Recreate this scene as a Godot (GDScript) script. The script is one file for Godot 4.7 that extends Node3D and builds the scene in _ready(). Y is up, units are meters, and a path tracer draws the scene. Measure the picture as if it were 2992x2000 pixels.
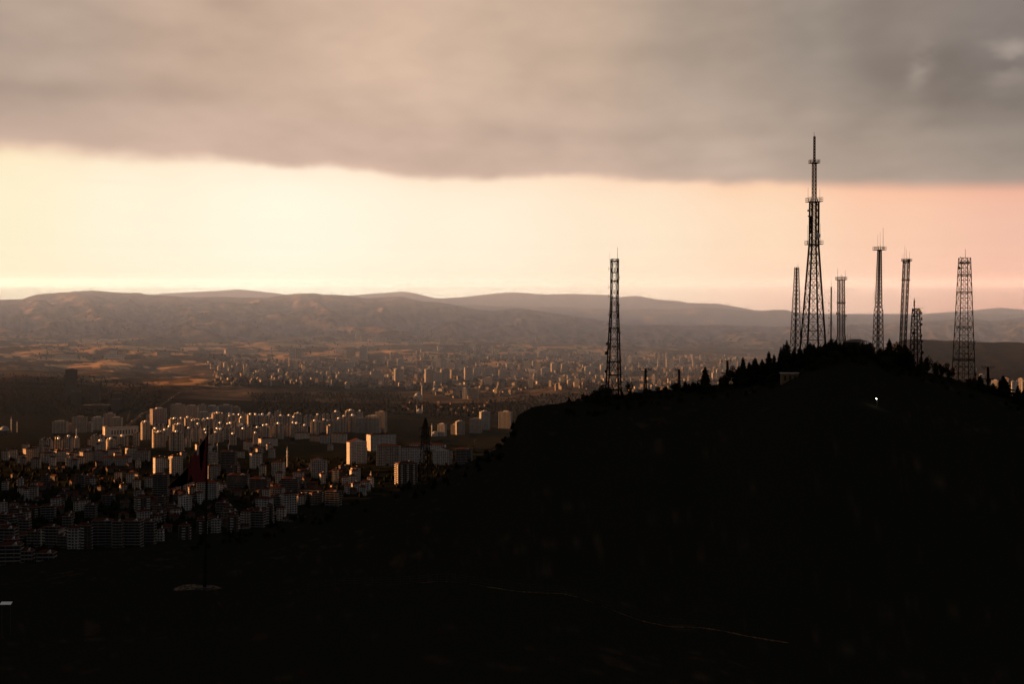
extends Node3D
# Hilltop masts over a city in a hazy valley, low sun from the left under a heavy cloud deck.
# Photo pixels (2992 x 2000) give directions; distances come from the ground the thing stands on.
const F := 4110.0      # focal length in photo pixels
const CX := 1496.0     # photo column straight ahead
const HY := 920.0      # photo row of eye level
const EXPOSURE := 3.8
# banks of haze: from, to (metres ahead), top (metres above the eye), extinction per metre
const BANKS := [[2600.0, 6000.0, 240.0, 1.2e-5], [6000.0, 8500.0, 245.0, 5.5e-5], [8500.0, 10500.0, 250.0, 1.3e-4], [10500.0, 14000.0, 258.0, 3.8e-4], [14000.0, 18000.0, 270.0, 6.0e-5], [20000.0, 31000.0, 560.0, 4.0e-5]]
const HAZE_GLOW := Vector3(.43, .31, .24)
const SUN_AZ := -78.0
const SUN_EL := 5.0

var rng := RandomNumberGenerator.new()
var mats := {}
var taken := {}
var noise_a := FastNoiseLite.new()
var noise_b := FastNoiseLite.new()
var noise_c := FastNoiseLite.new()
var cells := FastNoiseLite.new()
var block_cache := {}
var profiles := {}

# ------------------------------------------------------------------ small helpers
func poly(t: PackedFloat32Array, x: float) -> float:      # flat list x0,y0,x1,y1...
	var n := t.size()
	if x <= t[0]: return t[1]
	for i in range(2, n, 2):
		if x <= t[i]:
			return lerpf(t[i - 1], t[i + 1], (x - t[i - 2]) / (t[i] - t[i - 2]))
	return t[n - 1]

func numbered(called: String) -> String:
	if not taken.has(called):
		taken[called] = 0
		return called
	taken[called] += 1
	return "%s_%03d" % [called, taken[called]]

func mat(called: String, c: Color, rough := 0.9, metal := 0.0) -> StandardMaterial3D:
	if mats.has(called): return mats[called]
	var m := StandardMaterial3D.new()
	m.resource_name = called
	m.albedo_color = c.linear_to_srgb()
	m.roughness = rough
	m.metallic = metal
	if rough >= 0.85: m.metallic_specular = 0.08
	mats[called] = m
	return m

func grained(called: String, c: Color, scale: float, low: float, rough := 0.9) -> StandardMaterial3D:
	if mats.has(called): return mats[called]
	var m := mat(called, c, rough)
	var nt := NoiseTexture2D.new()
	nt.width = 256; nt.height = 256; nt.seamless = true
	var n := FastNoiseLite.new()
	n.seed = called.hash() % 1000; n.frequency = 0.03; n.fractal_octaves = 5
	nt.noise = n
	var g := Gradient.new()
	g.set_color(0, Color(low, low, low)); g.set_color(1, Color(1, 1, 1))
	nt.color_ramp = g
	m.albedo_texture = nt
	m.uv1_triplanar = true
	m.uv1_world_triplanar = true
	m.uv1_scale = Vector3.ONE * scale
	return m

func tag(o: Node, label: String, category: String, group := "", kind := "") -> Node:
	if label != "": o.set_meta("label", label)
	if category != "": o.set_meta("category", category)
	if group != "": o.set_meta("group", group)
	if kind != "": o.set_meta("kind", kind)
	return o

func thing(called: String, at: Vector3, label: String, category: String, group := "") -> Node3D:
	var o := Node3D.new()
	o.name = numbered(called)
	add_child(o)
	o.position = at
	tag(o, label, category, group)
	return o

func part(called: String, mesh: Mesh, m: Material, parent: Node, at := Vector3.ZERO) -> MeshInstance3D:
	var o := MeshInstance3D.new()
	o.name = called
	o.mesh = mesh
	if m: o.material_override = m
	parent.add_child(o, true)
	o.position = at
	return o

func copy_of(o: Node3D, at: Vector3, turn := 0.0, label := "", group := "") -> Node3D:
	var c: Node3D = o.duplicate()
	c.name = numbered(String(o.get_meta("stem")))
	add_child(c)
	c.position = at
	c.rotation = Vector3(0, turn, 0)
	if label != "": c.set_meta("label", label)
	if group != "": c.set_meta("group", group)
	return c

class MB:                                   # mesh builder, flat shaded
	var v := PackedVector3Array()
	var n := PackedVector3Array()
	var ix := PackedInt32Array()
	func quad(a: Vector3, b: Vector3, c: Vector3, d: Vector3, out: Vector3) -> void:
		var nn := (b - a).cross(c - a)
		if nn.length_squared() < 1e-12: nn = (c - a).cross(d - a)
		nn = nn.normalized()
		var k := v.size()
		if nn.dot(out) > 0.0:
			v.append(a); v.append(d); v.append(c); v.append(b)
		else:
			nn = -nn
			v.append(a); v.append(b); v.append(c); v.append(d)
		for i in 4: n.append(nn)
		ix.append(k); ix.append(k + 1); ix.append(k + 2); ix.append(k); ix.append(k + 2); ix.append(k + 3)
	func tri(a: Vector3, b: Vector3, c: Vector3, out: Vector3) -> void:
		var nn := (b - a).cross(c - a).normalized()
		var k := v.size()
		if nn.dot(out) > 0.0:
			v.append(a); v.append(c); v.append(b)
		else:
			nn = -nn
			v.append(a); v.append(b); v.append(c)
		for i in 3: n.append(nn)
		ix.append(k); ix.append(k + 1); ix.append(k + 2)
	func box(c: Vector3, s: Vector3) -> void:
		obox(c, Vector3(s.x * 0.5, 0, 0), Vector3(0, s.y * 0.5, 0), Vector3(0, 0, s.z * 0.5))
	func obox(c: Vector3, x: Vector3, y: Vector3, z: Vector3) -> void:
		quad(c + x - y - z, c + x + y - z, c + x + y + z, c + x - y + z, x)
		quad(c - x - y - z, c - x + y - z, c - x + y + z, c - x - y + z, -x)
		quad(c - x + y - z, c + x + y - z, c + x + y + z, c - x + y + z, y)
		quad(c - x - y - z, c + x - y - z, c + x - y + z, c - x - y + z, -y)
		quad(c - x - y + z, c + x - y + z, c + x + y + z, c - x + y + z, z)
		quad(c - x - y - z, c + x - y - z, c + x + y - z, c - x + y - z, -z)
	func beam(p: Vector3, q: Vector3, t: float) -> void:
		var d := (q - p) * 0.5
		var a := d.cross(Vector3.UP)
		if a.length() < 1e-4 * d.length() + 1e-6: a = Vector3.RIGHT
		a = a.normalized()
		var b := d.cross(a).normalized()
		obox((p + q) * 0.5, a * t * 0.5, d, b * t * 0.5)
	func hip(c: Vector3, w: float, d: float, h: float) -> void:      # c = middle of the eaves plane
		var r := maxf(w - d, 0.0) * 0.5
		var rz := maxf(d - w, 0.0) * 0.5
		var a := c + Vector3(-w / 2, 0, -d / 2); var b := c + Vector3(w / 2, 0, -d / 2)
		var e := c + Vector3(w / 2, 0, d / 2); var f := c + Vector3(-w / 2, 0, d / 2)
		var p := c + Vector3(-r, h, -rz); var q := c + Vector3(r, h, rz)
		if w >= d:
			quad(f, e, q, p, Vector3(0, 1, 1)); quad(a, b, q, p, Vector3(0, 1, -1))
			tri(a, f, p, Vector3(-1, 1, 0)); tri(b, e, q, Vector3(1, 1, 0))
		else:
			quad(a, f, q, p, Vector3(-1, 1, 0)); quad(b, e, q, p, Vector3(1, 1, 0))
			tri(f, e, q, Vector3(0, 1, 1)); tri(a, b, p, Vector3(0, 1, -1))
		quad(a, b, e, f, Vector3.DOWN)
	func gable(c: Vector3, w: float, d: float, h: float) -> void:     # ridge runs along z
		var a := c + Vector3(-w / 2, 0, -d / 2); var b := c + Vector3(w / 2, 0, -d / 2)
		var e := c + Vector3(w / 2, 0, d / 2); var f := c + Vector3(-w / 2, 0, d / 2)
		var p := c + Vector3(0, h, -d / 2); var q := c + Vector3(0, h, d / 2)
		quad(a, f, q, p, Vector3(-1, 1, 0)); quad(b, e, q, p, Vector3(1, 1, 0))
		tri(f, e, q, Vector3(0, 0, 1)); tri(a, b, p, Vector3(0, 0, -1)); quad(a, b, e, f, Vector3.DOWN)
	func tube(p: Vector3, q: Vector3, r0: float, r1: float, sides := 8) -> void:
		var d := (q - p).normalized()
		var a := d.cross(Vector3(0.3, 1, 0.2)).normalized()
		if absf(d.y) > 0.98: a = Vector3.RIGHT
		var b := d.cross(a).normalized()
		a = b.cross(d)
		for i in sides:
			var t0 := TAU * i / sides; var t1 := TAU * (i + 1) / sides
			var o0 := a * cos(t0) + b * sin(t0); var o1 := a * cos(t1) + b * sin(t1)
			quad(p + o0 * r0, p + o1 * r0, q + o1 * r1, q + o0 * r1, o0 + o1)
			if r1 > 0.01: tri(q, q + o0 * r1, q + o1 * r1, d)
			tri(p, p + o0 * r0, p + o1 * r0, -d)
	func dome(c: Vector3, r: float, up := Vector3.UP, sides := 10, rings := 4, flat := 1.0) -> void:
		var a := up.cross(Vector3(0.31, 0.2, 0.93)).normalized()
		var b := up.cross(a)
		for j in rings:
			var e0 := PI / 2 * j / rings; var e1 := PI / 2 * (j + 1) / rings
			for i in sides:
				var t0 := TAU * i / sides; var t1 := TAU * (i + 1) / sides
				var o0 := a * cos(t0) + b * sin(t0); var o1 := a * cos(t1) + b * sin(t1)
				var p0 := c + o0 * r * cos(e0) + up * r * flat * sin(e0)
				var p1 := c + o1 * r * cos(e0) + up * r * flat * sin(e0)
				var q1 := c + o1 * r * cos(e1) + up * r * flat * sin(e1)
				var q0 := c + o0 * r * cos(e1) + up * r * flat * sin(e1)
				quad(p0, p1, q1, q0, (o0 + o1) * cos(e0) + up * (sin(e1) + 0.1))
	func mesh() -> ArrayMesh:
		var m := ArrayMesh.new()
		if v.is_empty(): return m
		var arr := []
		arr.resize(Mesh.ARRAY_MAX)
		arr[Mesh.ARRAY_VERTEX] = v; arr[Mesh.ARRAY_NORMAL] = n; arr[Mesh.ARRAY_INDEX] = ix
		m.add_surface_from_arrays(Mesh.PRIMITIVE_TRIANGLES, arr)
		return m

# ------------------------------------------------------------------ sky
const EDGE: PackedFloat32Array = [-180, 4.9, -120, 6.0, -78, 9.0, -40, 7.6, -20, 6.43, -16.8, 6.3, -11.8, 6.16, -8.25, 6.0, -4.8, 5.78, -3, 5.6, 2.3, 5.6, 5.8, 5.48, 11, 5.25, 16, 5.03, 20, 4.95, 60, 4.8, 180, 4.9]
func table3(az: float, rows: Array) -> Vector3:      # rows of [az, r, g, b]
	if az <= rows[0][0]: return Vector3(rows[0][1], rows[0][2], rows[0][3])
	for i in range(1, rows.size()):
		var b: Array = rows[i]
		if az <= b[0]:
			var a: Array = rows[i - 1]
			var t: float = (az - a[0]) / (b[0] - a[0])
			t = t * t * (3 - 2 * t)
			return Vector3(a[1], a[2], a[3]).lerp(Vector3(b[1], b[2], b[3]), t)
	var z: Array = rows[rows.size() - 1]
	return Vector3(z[1], z[2], z[3])

const GAP_MID := [[-180, .60, .44, .37], [-120, .75, .50, .34], [-78, 1.5, 1.15, .60], [-40, 1.08, .93, .64], [-20, 1.0, .885, .62], [-15, 1.01, .915, .70], [-9, 1.05, .96, .77], [-2, 1.02, .90, .70], [5, 1.0, .81, .60], [10, .99, .73, .51], [15, .97, .61, .43], [20, .89, .53, .395], [60, .68, .46, .36], [180, .60, .44, .37]]
const GAP_LOW := [[-180, .60, .46, .39], [-120, .75, .52, .36], [-78, 1.4, 1.0, .52], [-40, 1.04, .82, .54], [-20, .97, .80, .57], [-9, 1.0, .88, .66], [-2, 1.0, .82, .61], [5, .99, .75, .55], [12, .97, .635, .465], [20, .91, .52, .38], [60, .68, .48, .38], [180, .60, .46, .39]]
const DECK_LOW := [[-180, .27, .245, .23], [-78, .50, .36, .27], [-30, .50, .36, .28], [-19, .50, .37, .295], [-12, .58, .42, .33], [-5, .63, .455, .355], [2, .60, .44, .345], [8, .49, .375, .30], [14, .37, .295, .24], [20, .31, .255, .215], [60, .25, .225, .21], [180, .27, .245, .23]]
const DECK_HIGH := [[-180, .20, .192, .186], [-78, .40, .31, .25], [-30, .42, .32, .26], [-19, .46, .35, .28], [-12, .57, .41, .31], [-5, .66, .47, .35], [2, .60, .44, .33], [8, .45, .35, .28], [12, .33, .27, .225], [15, .25, .205, .175], [20, .22, .185, .165], [60, .20, .187, .178], [180, .20, .192, .186]]

func sky_at(az: float, el: float) -> Color:
	# az and el in degrees; linear radiance, 1 = white in the picture
	var ra := deg_to_rad(az); var re := deg_to_rad(el)
	var d := Vector3(sin(ra) * cos(re), sin(re), -cos(ra) * cos(re))
	# a flat cloud base seen from below: streaks lengthen sideways and close up towards the horizon
	var h := 1.0 / maxf(d.y + 0.05, 0.03)
	var q := Vector3(d.x * h, d.z * h, 0.0)
	var big := noise_a.get_noise_2d(q.x * 26.0, q.y * 16.0)
	var mid := noise_b.get_noise_2d(q.x * 70.0 + 300.0, q.y * 34.0)
	var fine := noise_a.get_noise_2d(az * 26.0, el * 60.0)
	var edge := poly(EDGE, az) + 0.20 * noise_b.get_noise_2d(az * 15.0, el * 30.0) * smoothstep(18.0, 8.0, az) + 0.06 * noise_b.get_noise_2d(az * 5.0, el * 8.0 + 90.0) * smoothstep(16.0, 8.0, az)
	var low := table3(az, DECK_LOW)
	var deck := low.lerp(table3(az, DECK_HIGH), smoothstep(6.5, 10.5, el))
	var warp := noise_a.get_noise_2d(az * 3.6 + 12.0 * mid, el * 17.0 + 30.0)
	var tuft := noise_b.get_noise_2d(az * 13.0 + 20.0 * warp, el * 30.0 + 25.0 * big)
	deck *= 1.0 + 0.18 * big + 0.10 * mid + 0.09 * warp + 0.06 * tuft + 0.05 * fine
	deck *= 1.0 - 0.07 * exp(-pow((el - 7.4 - 0.5 * warp) / 0.4, 2.0)) * smoothstep(-12.0, -4.0, az) * smoothstep(26.0, 16.0, az)
	# bands the photo shows: a darker strip at the far left, wisps at the right
	deck *= 1.0 - 0.16 * exp(-pow((el - 8.6 - 0.02 * (az + 20)) / 0.55, 2.0)) * smoothstep(-6.0, -17.0, az) * smoothstep(-60.0, -30.0, az)
	deck *= 1.0 - 0.14 * exp(-pow((el - 12.4) / 0.5, 2.0)) * exp(-pow((az + 11.0) / 2.0, 2.0)) * (1.0 + 0.8 * mid)
	var puff := noise_c.get_noise_2d(az * 2.2 + 9.0 * warp, el * 5.0 + 6.0 * mid)
	deck *= 1.0 + 0.13 * puff * smoothstep(6.0, 13.0, az) * smoothstep(70.0, 30.0, az) * smoothstep(6.5, 8.0, el)
	deck *= 1.0 - 0.16 * exp(-pow((az - 17.5) / 3.2, 2.0)) * exp(-pow((el - 9.2 - 0.8 * tuft) / 1.3, 2.0))
	var wisp := exp(-pow((az - 16.2 - 0.25 * (el - 9.7)) / 0.45, 2.0)) * exp(-pow((el - 9.7) / 0.7, 2.0)) + 0.8 * exp(-pow((az - 19.4) / 0.9, 2.0)) * exp(-pow((el - 9.9) / 0.9, 2.0))
	deck += Vector3(.11, .09, .075) * wisp * clampf(0.6 + 2.2 * fine + 1.6 * tuft, 0.0, 1.8)
	deck *= 1.0 - 0.12 * exp(-pow((el - 8.3) / 0.8, 2.0)) * smoothstep(10.0, 17.0, az) * smoothstep(60.0, 30.0, az)
	var over := el - edge
	# the cloud's lit fringe
	deck = deck.lerp(Vector3(.78, .54, .43), 0.62 * exp(-maxf(over, 0.0) / 0.7) * (smoothstep(12.0, -20.0, az) * 0.7 + 0.3) * smoothstep(150.0, 90.0, absf(az)))
	# higher up the deck thickens
	var up := smoothstep(12.5, 48.0, el)
	deck = deck.lerp(Vector3(.098, .102, .112) * (1.0 + 0.25 * big), up)
	var gap := table3(az, GAP_LOW).lerp(table3(az, GAP_MID), smoothstep(0.3, 3.2, el))
	gap = gap.lerp(gap * Vector3(.99, .80, .74), exp(-maxf(-over, 0.0) / 0.6) * 0.75)
	gap *= 1.0 + 0.012 * mid
	gap *= 1.0 - 0.04 * exp(-pow((el - 5.2) / 0.07, 2.0)) * exp(-pow((az + 16.0) / 1.2, 2.0))
	var soft := 0.22 * smoothstep(-8.0, -18.0, az) + 0.12 * smoothstep(8.0, 14.0, az)
	var t := smoothstep(-0.26 - soft, 0.20 + soft, over)
	var c := gap.lerp(deck, t)
	# low down the sky is seen through the banks of haze: what they take away, the sky behind has more of, all the way round
	if el < 2.6:
		var tau := 0.0
		var tn := tan(deg_to_rad(maxf(el, 0.02)))
		for bk in BANKS: tau += bk[3] * clampf(minf(bk[1], bk[2] / tn) - bk[0], 0.0, 1e6)
		var left := exp(-tau * 0.95)
		c = (c - HAZE_GLOW * (1.0 - left)) / left
	return Color(c.x, c.y, c.z, 1.0)

func make_sky() -> Sky:
	var w := 4096; var hh := 2048; var small := 8
	var img := Image.create_empty(w / small, hh / small, false, Image.FORMAT_RGBF)
	var below := Color(.05, .042, .036)
	for j in hh / small:
		var el := 90.0 - (j + 0.5) * 180.0 * small / hh
		for i in w / small:
			var az := wrapf((i + 0.5) * 360.0 * small / w, -180.0, 180.0)
			img.set_pixel(i, j, below if el < -3.0 else sky_at(az, maxf(el, 0.0)))
	img.resize(w, hh, Image.INTERPOLATE_CUBIC)
	for j in range(int(hh * (90.0 - 15.5) / 180.0), hh / 2 + 12):
		var el := 90.0 - (j + 0.5) * 180.0 / hh
		for n in range(-int(w * 25.0 / 360.0), int(w * 25.0 / 360.0)):      # column 0 is straight ahead
			img.set_pixel(posmod(n, w), j, sky_at((n + 0.5) * 360.0 / w, maxf(el, 0.0)))
	img.fill_rect(Rect2i(0, hh / 2 + 12, w, hh / 2 - 12), below)
	var pm := PanoramaSkyMaterial.new()
	pm.panorama = ImageTexture.create_from_image(img)
	var s := Sky.new()
	s.sky_material = pm
	return s

# ------------------------------------------------------------------ terrain
# heights in metres below or above the eye, by photo column and distance ahead
const DEPTHS: PackedFloat32Array = [15, 60, 150, 260, 380, 520, 750, 1000, 1150, 1400, 1700, 2100, 2600, 3140, 3900, 4500, 5200, 6000, 7000, 8000, 9000, 10200, 11500, 13500, 16000, 20000]
const COLS: PackedFloat32Array = [-9000, -1500, 0, 600, 1000, 1300, 1600, 2000, 2400, 2992, 4500, 9000]
const NEAR := [
	[-14, -33, -55, -75, -100, -125, -170], [-14, -33, -55, -75, -100, -125, -170], [-14, -30, -50, -72, -95, -122, -152],
	[-14, -30, -48, -66, -85, -118, -147], [-14, -30, -46, -62, -73.5, -110, -135], [-14, -30, -45, -60, -73, -105, -118],
	[-14, -30, -45, -62, -76, -100, -92], [-14, -30, -46, -66, -86, -97, -77], [-14, -31, -50, -72, -96, -88, -55],
	[-14, -32, -55, -78, -100, -98, -77], [-14, -36, -60, -85, -110, -120, -130], [-14, -36, -60, -85, -110, -120, -130]]
const FAR_COLS: PackedFloat32Array = [-3000, 0, 500, 1000, 1500, 2000, 2500, 2992, 6000]
const FAR_H := [
	[-236, -250, -266, -285, -303, -312, -300, -285, -272, -262, -242, -215, -170],
	[-236, -250, -266, -285, -303, -312, -300, -285, -272, -262, -242, -215, -170],
	[-236, -250, -266, -285, -303, -312, -310, -300, -290, -285, -262, -228, -180],
	[-236, -250, -266, -285, -303, -312, -318, -315, -318, -325, -305, -258, -200],
	[-236, -250, -266, -285, -303, -312, -318, -318, -322, -330, -318, -280, -225],
	[-236, -250, -266, -285, -303, -312, -318, -320, -325, -332, -325, -300, -245],
	[-236, -250, -266, -285, -303, -312, -318, -320, -325, -332, -325, -300, -260],
	[-236, -250, -266, -285, -303, -312, -318, -320, -325, -332, -325, -300, -260],
	[-236, -250, -266, -285, -303, -312, -318, -320, -325, -332, -325, -300, -260]]
const CREST: PackedFloat32Array = [-9000, 1780, -1500, 1780, 0, 1677, 128, 1658, 255, 1628, 446, 1596, 612, 1575, 765, 1550, 893, 1511, 1020, 1474, 1148, 1441, 1275, 1398, 1352, 1358, 1466, 1306, 1494, 1268, 1512, 1215, 1555, 1188, 1640, 1176, 1750, 1163, 1850, 1150, 2000, 1134, 2100, 1124, 2200, 1114, 2270, 1100, 2330, 1066, 2390, 1040, 2450, 1026, 2530, 1022, 2600, 1052, 2700, 1086, 2800, 1112, 2900, 1142, 2992, 1166, 3300, 1230, 4500, 1500, 9000, 1500]
const RANGE_A: PackedFloat32Array = [-4000, 880, -800, 872, 0, 877, 64, 875, 109, 861, 205, 854, 265, 849.5, 288, 851, 345, 856, 409, 857, 428, 861, 511, 867, 563, 869.5, 639, 868, 750, 870.5, 782, 871, 820, 864, 875, 858.5, 929, 858, 941, 862, 987, 862, 1038, 867, 1070, 873, 1108, 869.5, 1175, 866, 1204, 874, 1239, 882, 1281, 884, 1341, 894, 1389, 905, 1437, 909.5, 1500, 903, 1530, 903, 1580, 910, 1653, 921.5, 1775, 939, 1845, 952, 1931, 949, 1999, 953, 2107, 949, 2250, 955, 2450, 950, 2600, 945, 2750, 936, 2837, 931, 2894, 940, 2992, 928, 3500, 915, 6000, 900]
const RANGE_B: PackedFloat32Array = [-4000, 905, 1100, 905, 1348, 894, 1415, 893, 1500, 897, 1525, 896, 1650, 899, 1750, 902, 1807, 905, 1877, 903, 1973, 905, 2056, 897.5, 2107, 903, 2158, 908, 2210, 913, 2250, 906, 2290, 905, 2320, 912, 2420, 922, 2470, 925, 2520, 930, 2600, 929, 2640, 922, 2700, 924, 2760, 922, 2790, 927, 2850, 920, 2910, 917, 2930, 919, 2992, 918, 3500, 905, 6000, 900]
const PEAKS: PackedFloat32Array = [-3000, 880, 0, 880, 400, 866, 480, 858, 543, 855, 639, 850, 700, 845.6, 750, 851, 814, 858, 900, 868, 980, 868, 1038, 863, 1111, 857, 1175, 852, 1207, 856, 1249, 866, 1274, 873, 1293, 872, 1357, 868, 1453, 857, 1500, 854, 1596, 861, 1666, 859, 1775, 862, 1807, 869, 1858, 864, 1922, 876, 1980, 880, 2011, 886, 2101, 888, 2210, 908, 2400, 918, 2700, 918, 2837, 908, 2920, 899, 2992, 906, 3300, 912, 6000, 890]

func across(cols: PackedFloat32Array, table: Array, row: int, px: float) -> float:
	var n := cols.size()
	var i := 0
	while i < n - 2 and px > cols[i + 1]: i += 1
	var t := clampf((px - cols[i]) / (cols[i + 1] - cols[i]), 0.0, 1.0)
	t = t * t * (3 - 2 * t)
	return lerpf(table[i][row], table[i + 1][row], t)

func profile(px: float) -> PackedFloat32Array:
	var key := int(round(px / 4.0))
	if profiles.has(key): return profiles[key]
	px = key * 4.0
	var p := PackedFloat32Array()
	for r in 7: p.append(across(COLS, NEAR, r, px))
	var crest := (HY - poly(CREST, px)) / F * 1000.0
	p.append(crest)
	p.append(lerpf(crest, -236.0, 0.36))
	for r in 13: p.append(across(FAR_COLS, FAR_H, r, px))
	var foot: float = p[p.size() - 1]
	for k in 4: p.append(foot)
	profiles[key] = p
	return p

func base_height(px: float, d: float) -> float:
	var p := profile(px)
	var n := DEPTHS.size()
	if d <= DEPTHS[0]: return p[0]
	var i := 0
	while i < n - 2 and d > DEPTHS[i + 1]: i += 1
	var a := DEPTHS[i]; var b := DEPTHS[i + 1]
	var t := clampf((d - a) / (b - a), 0.0, 1.0)
	if d > 560.0 and d < 1400.0: return lerpf(p[i], p[i + 1], t)
	var j := maxi(i - 1, 0); var k := mini(i + 2, n - 1)
	return cubic_interpolate_in_time(p[i], p[i + 1], p[j], p[k], t, b - a, DEPTHS[j] - a, DEPTHS[k] - a)

func ground(px: float, d: float) -> float:
	var x := (px - CX) / F * d
	var h := base_height(px, d)
	# nearer brown hill on the right, the long range, the range behind it
	if px > 2350.0 and d > 5500.0 and d < 9600.0:
		var w := smoothstep(2380.0, 2680.0, px)
		var c := (HY - 1003.0) / F * 7000.0
		var t := smoothstep(5600.0, 7000.0, d) if d < 7000.0 else smoothstep(9500.0, 7000.0, d)
		h = lerpf(h, lerpf(h, c, t), w)
	if d > 10000.0:
		var ca := (HY - poly(RANGE_A, px)) / F * 12800.0
		var t := pow(smoothstep(0.0, 1.0, (d - 10000.0) / 2800.0), 0.9) if d < 12800.0 else smoothstep(14600.0, 12800.0, d)
		h = lerpf(h, ca, t)
		if d > 14300.0:
			var cb := (HY - poly(RANGE_B, px)) / F * 17000.0
			var tb := smoothstep(14300.0, 17000.0, d) if d < 17000.0 else smoothstep(19500.0, 17000.0, d)
			h = lerpf(h, cb, tb)
	# relief
	if d < 1100.0:
		h += 0.9 * noise_a.get_noise_2d(x * 2.2, d * 2.2) * smoothstep(20.0, 150.0, d)
	elif d < 4800.0:
		h += 5.0 * noise_a.get_noise_2d(x * 0.35, d * 0.35) * smoothstep(1100.0, 1700.0, d)
	if d > 4300.0 and d < 12000.0:
		var k := smoothstep(4300.0, 6500.0, d) * smoothstep(12000.0, 10600.0, d)
		h += k * (40.0 * noise_a.get_noise_2d(x * 0.085, d * 0.085) + 13.0 * noise_b.get_noise_2d(x * 0.12, d * 0.2))
	if d > 10000.0 and d < 12800.0:
		var t := (d - 10000.0) / 2800.0
		var m := smoothstep(0.0, 0.3, t) * smoothstep(0.97, 0.6, t)
		h += m * (105.0 * (noise_c.get_noise_2d(x * 0.05 + d * 0.04, d * 0.06 - x * 0.018) - 0.45) + 22.0 * noise_a.get_noise_2d(x * 0.16 + d * 0.1, d * 0.2))
	if d > 12200.0:
		h += 4.0 * noise_b.get_noise_2d(x * 0.9, d * 0.3)
		if d > 14300.0 and d < 17000.0:
			var t := (d - 14300.0) / 2700.0
			h += smoothstep(0.0, 0.3, t) * smoothstep(1.0, 0.7, t) * 60.0 * noise_c.get_noise_2d(x * 0.04 + d * 0.02, d * 0.05)
	# an added hill, unseen at the left, shaped to shade the foreground
	if px < 0.0 and d < 2600.0:
		var a := Vector2(-1250, 250); var b := Vector2(-1750, 1950)
		var q := Vector2(x, d)
		var s := clampf((q - a).dot(b - a) / (b - a).length_squared(), 0.0, 1.0)
		var dist := (q - a.lerp(b, s)).length()
		var top := poly([0, 120, 0.35, 235, 0.72, 250, 0.88, 130, 1.0, -60], s) + 22.0 * noise_a.get_noise_2d(x * 0.4, d * 0.4)
		h = lerpf(h, maxf(top, h), exp(-pow(dist / 430.0, 2.0)))
	return h

func ground_point(px: float, d: float) -> Vector3:
	return Vector3((px - CX) / F * d, ground(px, d), -d)

func depth_for(px: float, py: float, from := 1150.0, to := 12600.0) -> float:   # nearest ground beyond the hill that shows at this pixel
	var d := from
	while d < to:
		if HY - ground(px, d) / d * F <= py:
			var a := d / 1.035; var b := d
			for k in 4:
				var m := (a + b) * 0.5
				if HY - ground(px, m) / m * F <= py: b = m
				else: a = m
			return b
		d *= 1.035
	return to

func ground_color(x: float, d: float, px: float, slope: float) -> Color:
	var n1 := noise_a.get_noise_2d(x * 0.5 + 50.0, d * 0.5)
	var n2 := noise_b.get_noise_2d(x * (1.3 if d < 5000.0 else 0.5), d * (1.3 if d < 5000.0 else 0.4))
	var c: Color
	if d < 5000.0:                          # scrub with dry earth between, near slope and valley alike, shade darkened into the colour
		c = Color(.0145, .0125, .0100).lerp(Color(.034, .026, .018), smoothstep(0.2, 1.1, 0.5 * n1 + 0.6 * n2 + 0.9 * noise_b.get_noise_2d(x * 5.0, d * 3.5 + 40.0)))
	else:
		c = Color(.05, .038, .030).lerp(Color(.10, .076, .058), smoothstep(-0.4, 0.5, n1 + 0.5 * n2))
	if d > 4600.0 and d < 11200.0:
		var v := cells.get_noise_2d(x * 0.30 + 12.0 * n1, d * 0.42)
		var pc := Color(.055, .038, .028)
		if v > (0.2 if d > 7300.0 and px < 1600.0 else 0.42): pc = Color(.48, .285, .145)  # brighter, more frequent orange parcels: the fields' sunlit look is put into their colour
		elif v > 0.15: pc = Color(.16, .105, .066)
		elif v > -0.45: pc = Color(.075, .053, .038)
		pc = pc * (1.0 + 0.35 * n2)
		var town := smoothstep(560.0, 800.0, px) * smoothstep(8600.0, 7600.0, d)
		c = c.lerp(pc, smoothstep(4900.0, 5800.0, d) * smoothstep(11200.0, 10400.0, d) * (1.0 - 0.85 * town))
		# scrub on the slope round the office towers and on the near hill at the right
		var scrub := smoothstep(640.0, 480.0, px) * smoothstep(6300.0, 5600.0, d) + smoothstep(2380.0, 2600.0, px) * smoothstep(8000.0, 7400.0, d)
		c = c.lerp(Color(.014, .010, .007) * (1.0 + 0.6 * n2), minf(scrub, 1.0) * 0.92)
	if d > 9800.0:
		var hill := Color(.30, .225, .18).lerp(Color(.075, .060, .050), smoothstep(-0.35, 0.30, 0.6 * n2 + 0.7 * n1 + 0.2 * noise_b.get_noise_2d(x * 1.6, d * 1.2)))
		c = c.lerp(hill, smoothstep(9800.0, 10900.0, d))
	return Color(maxf(c.r, .004), maxf(c.g, .004), maxf(c.b, .003), 1.0)

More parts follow.
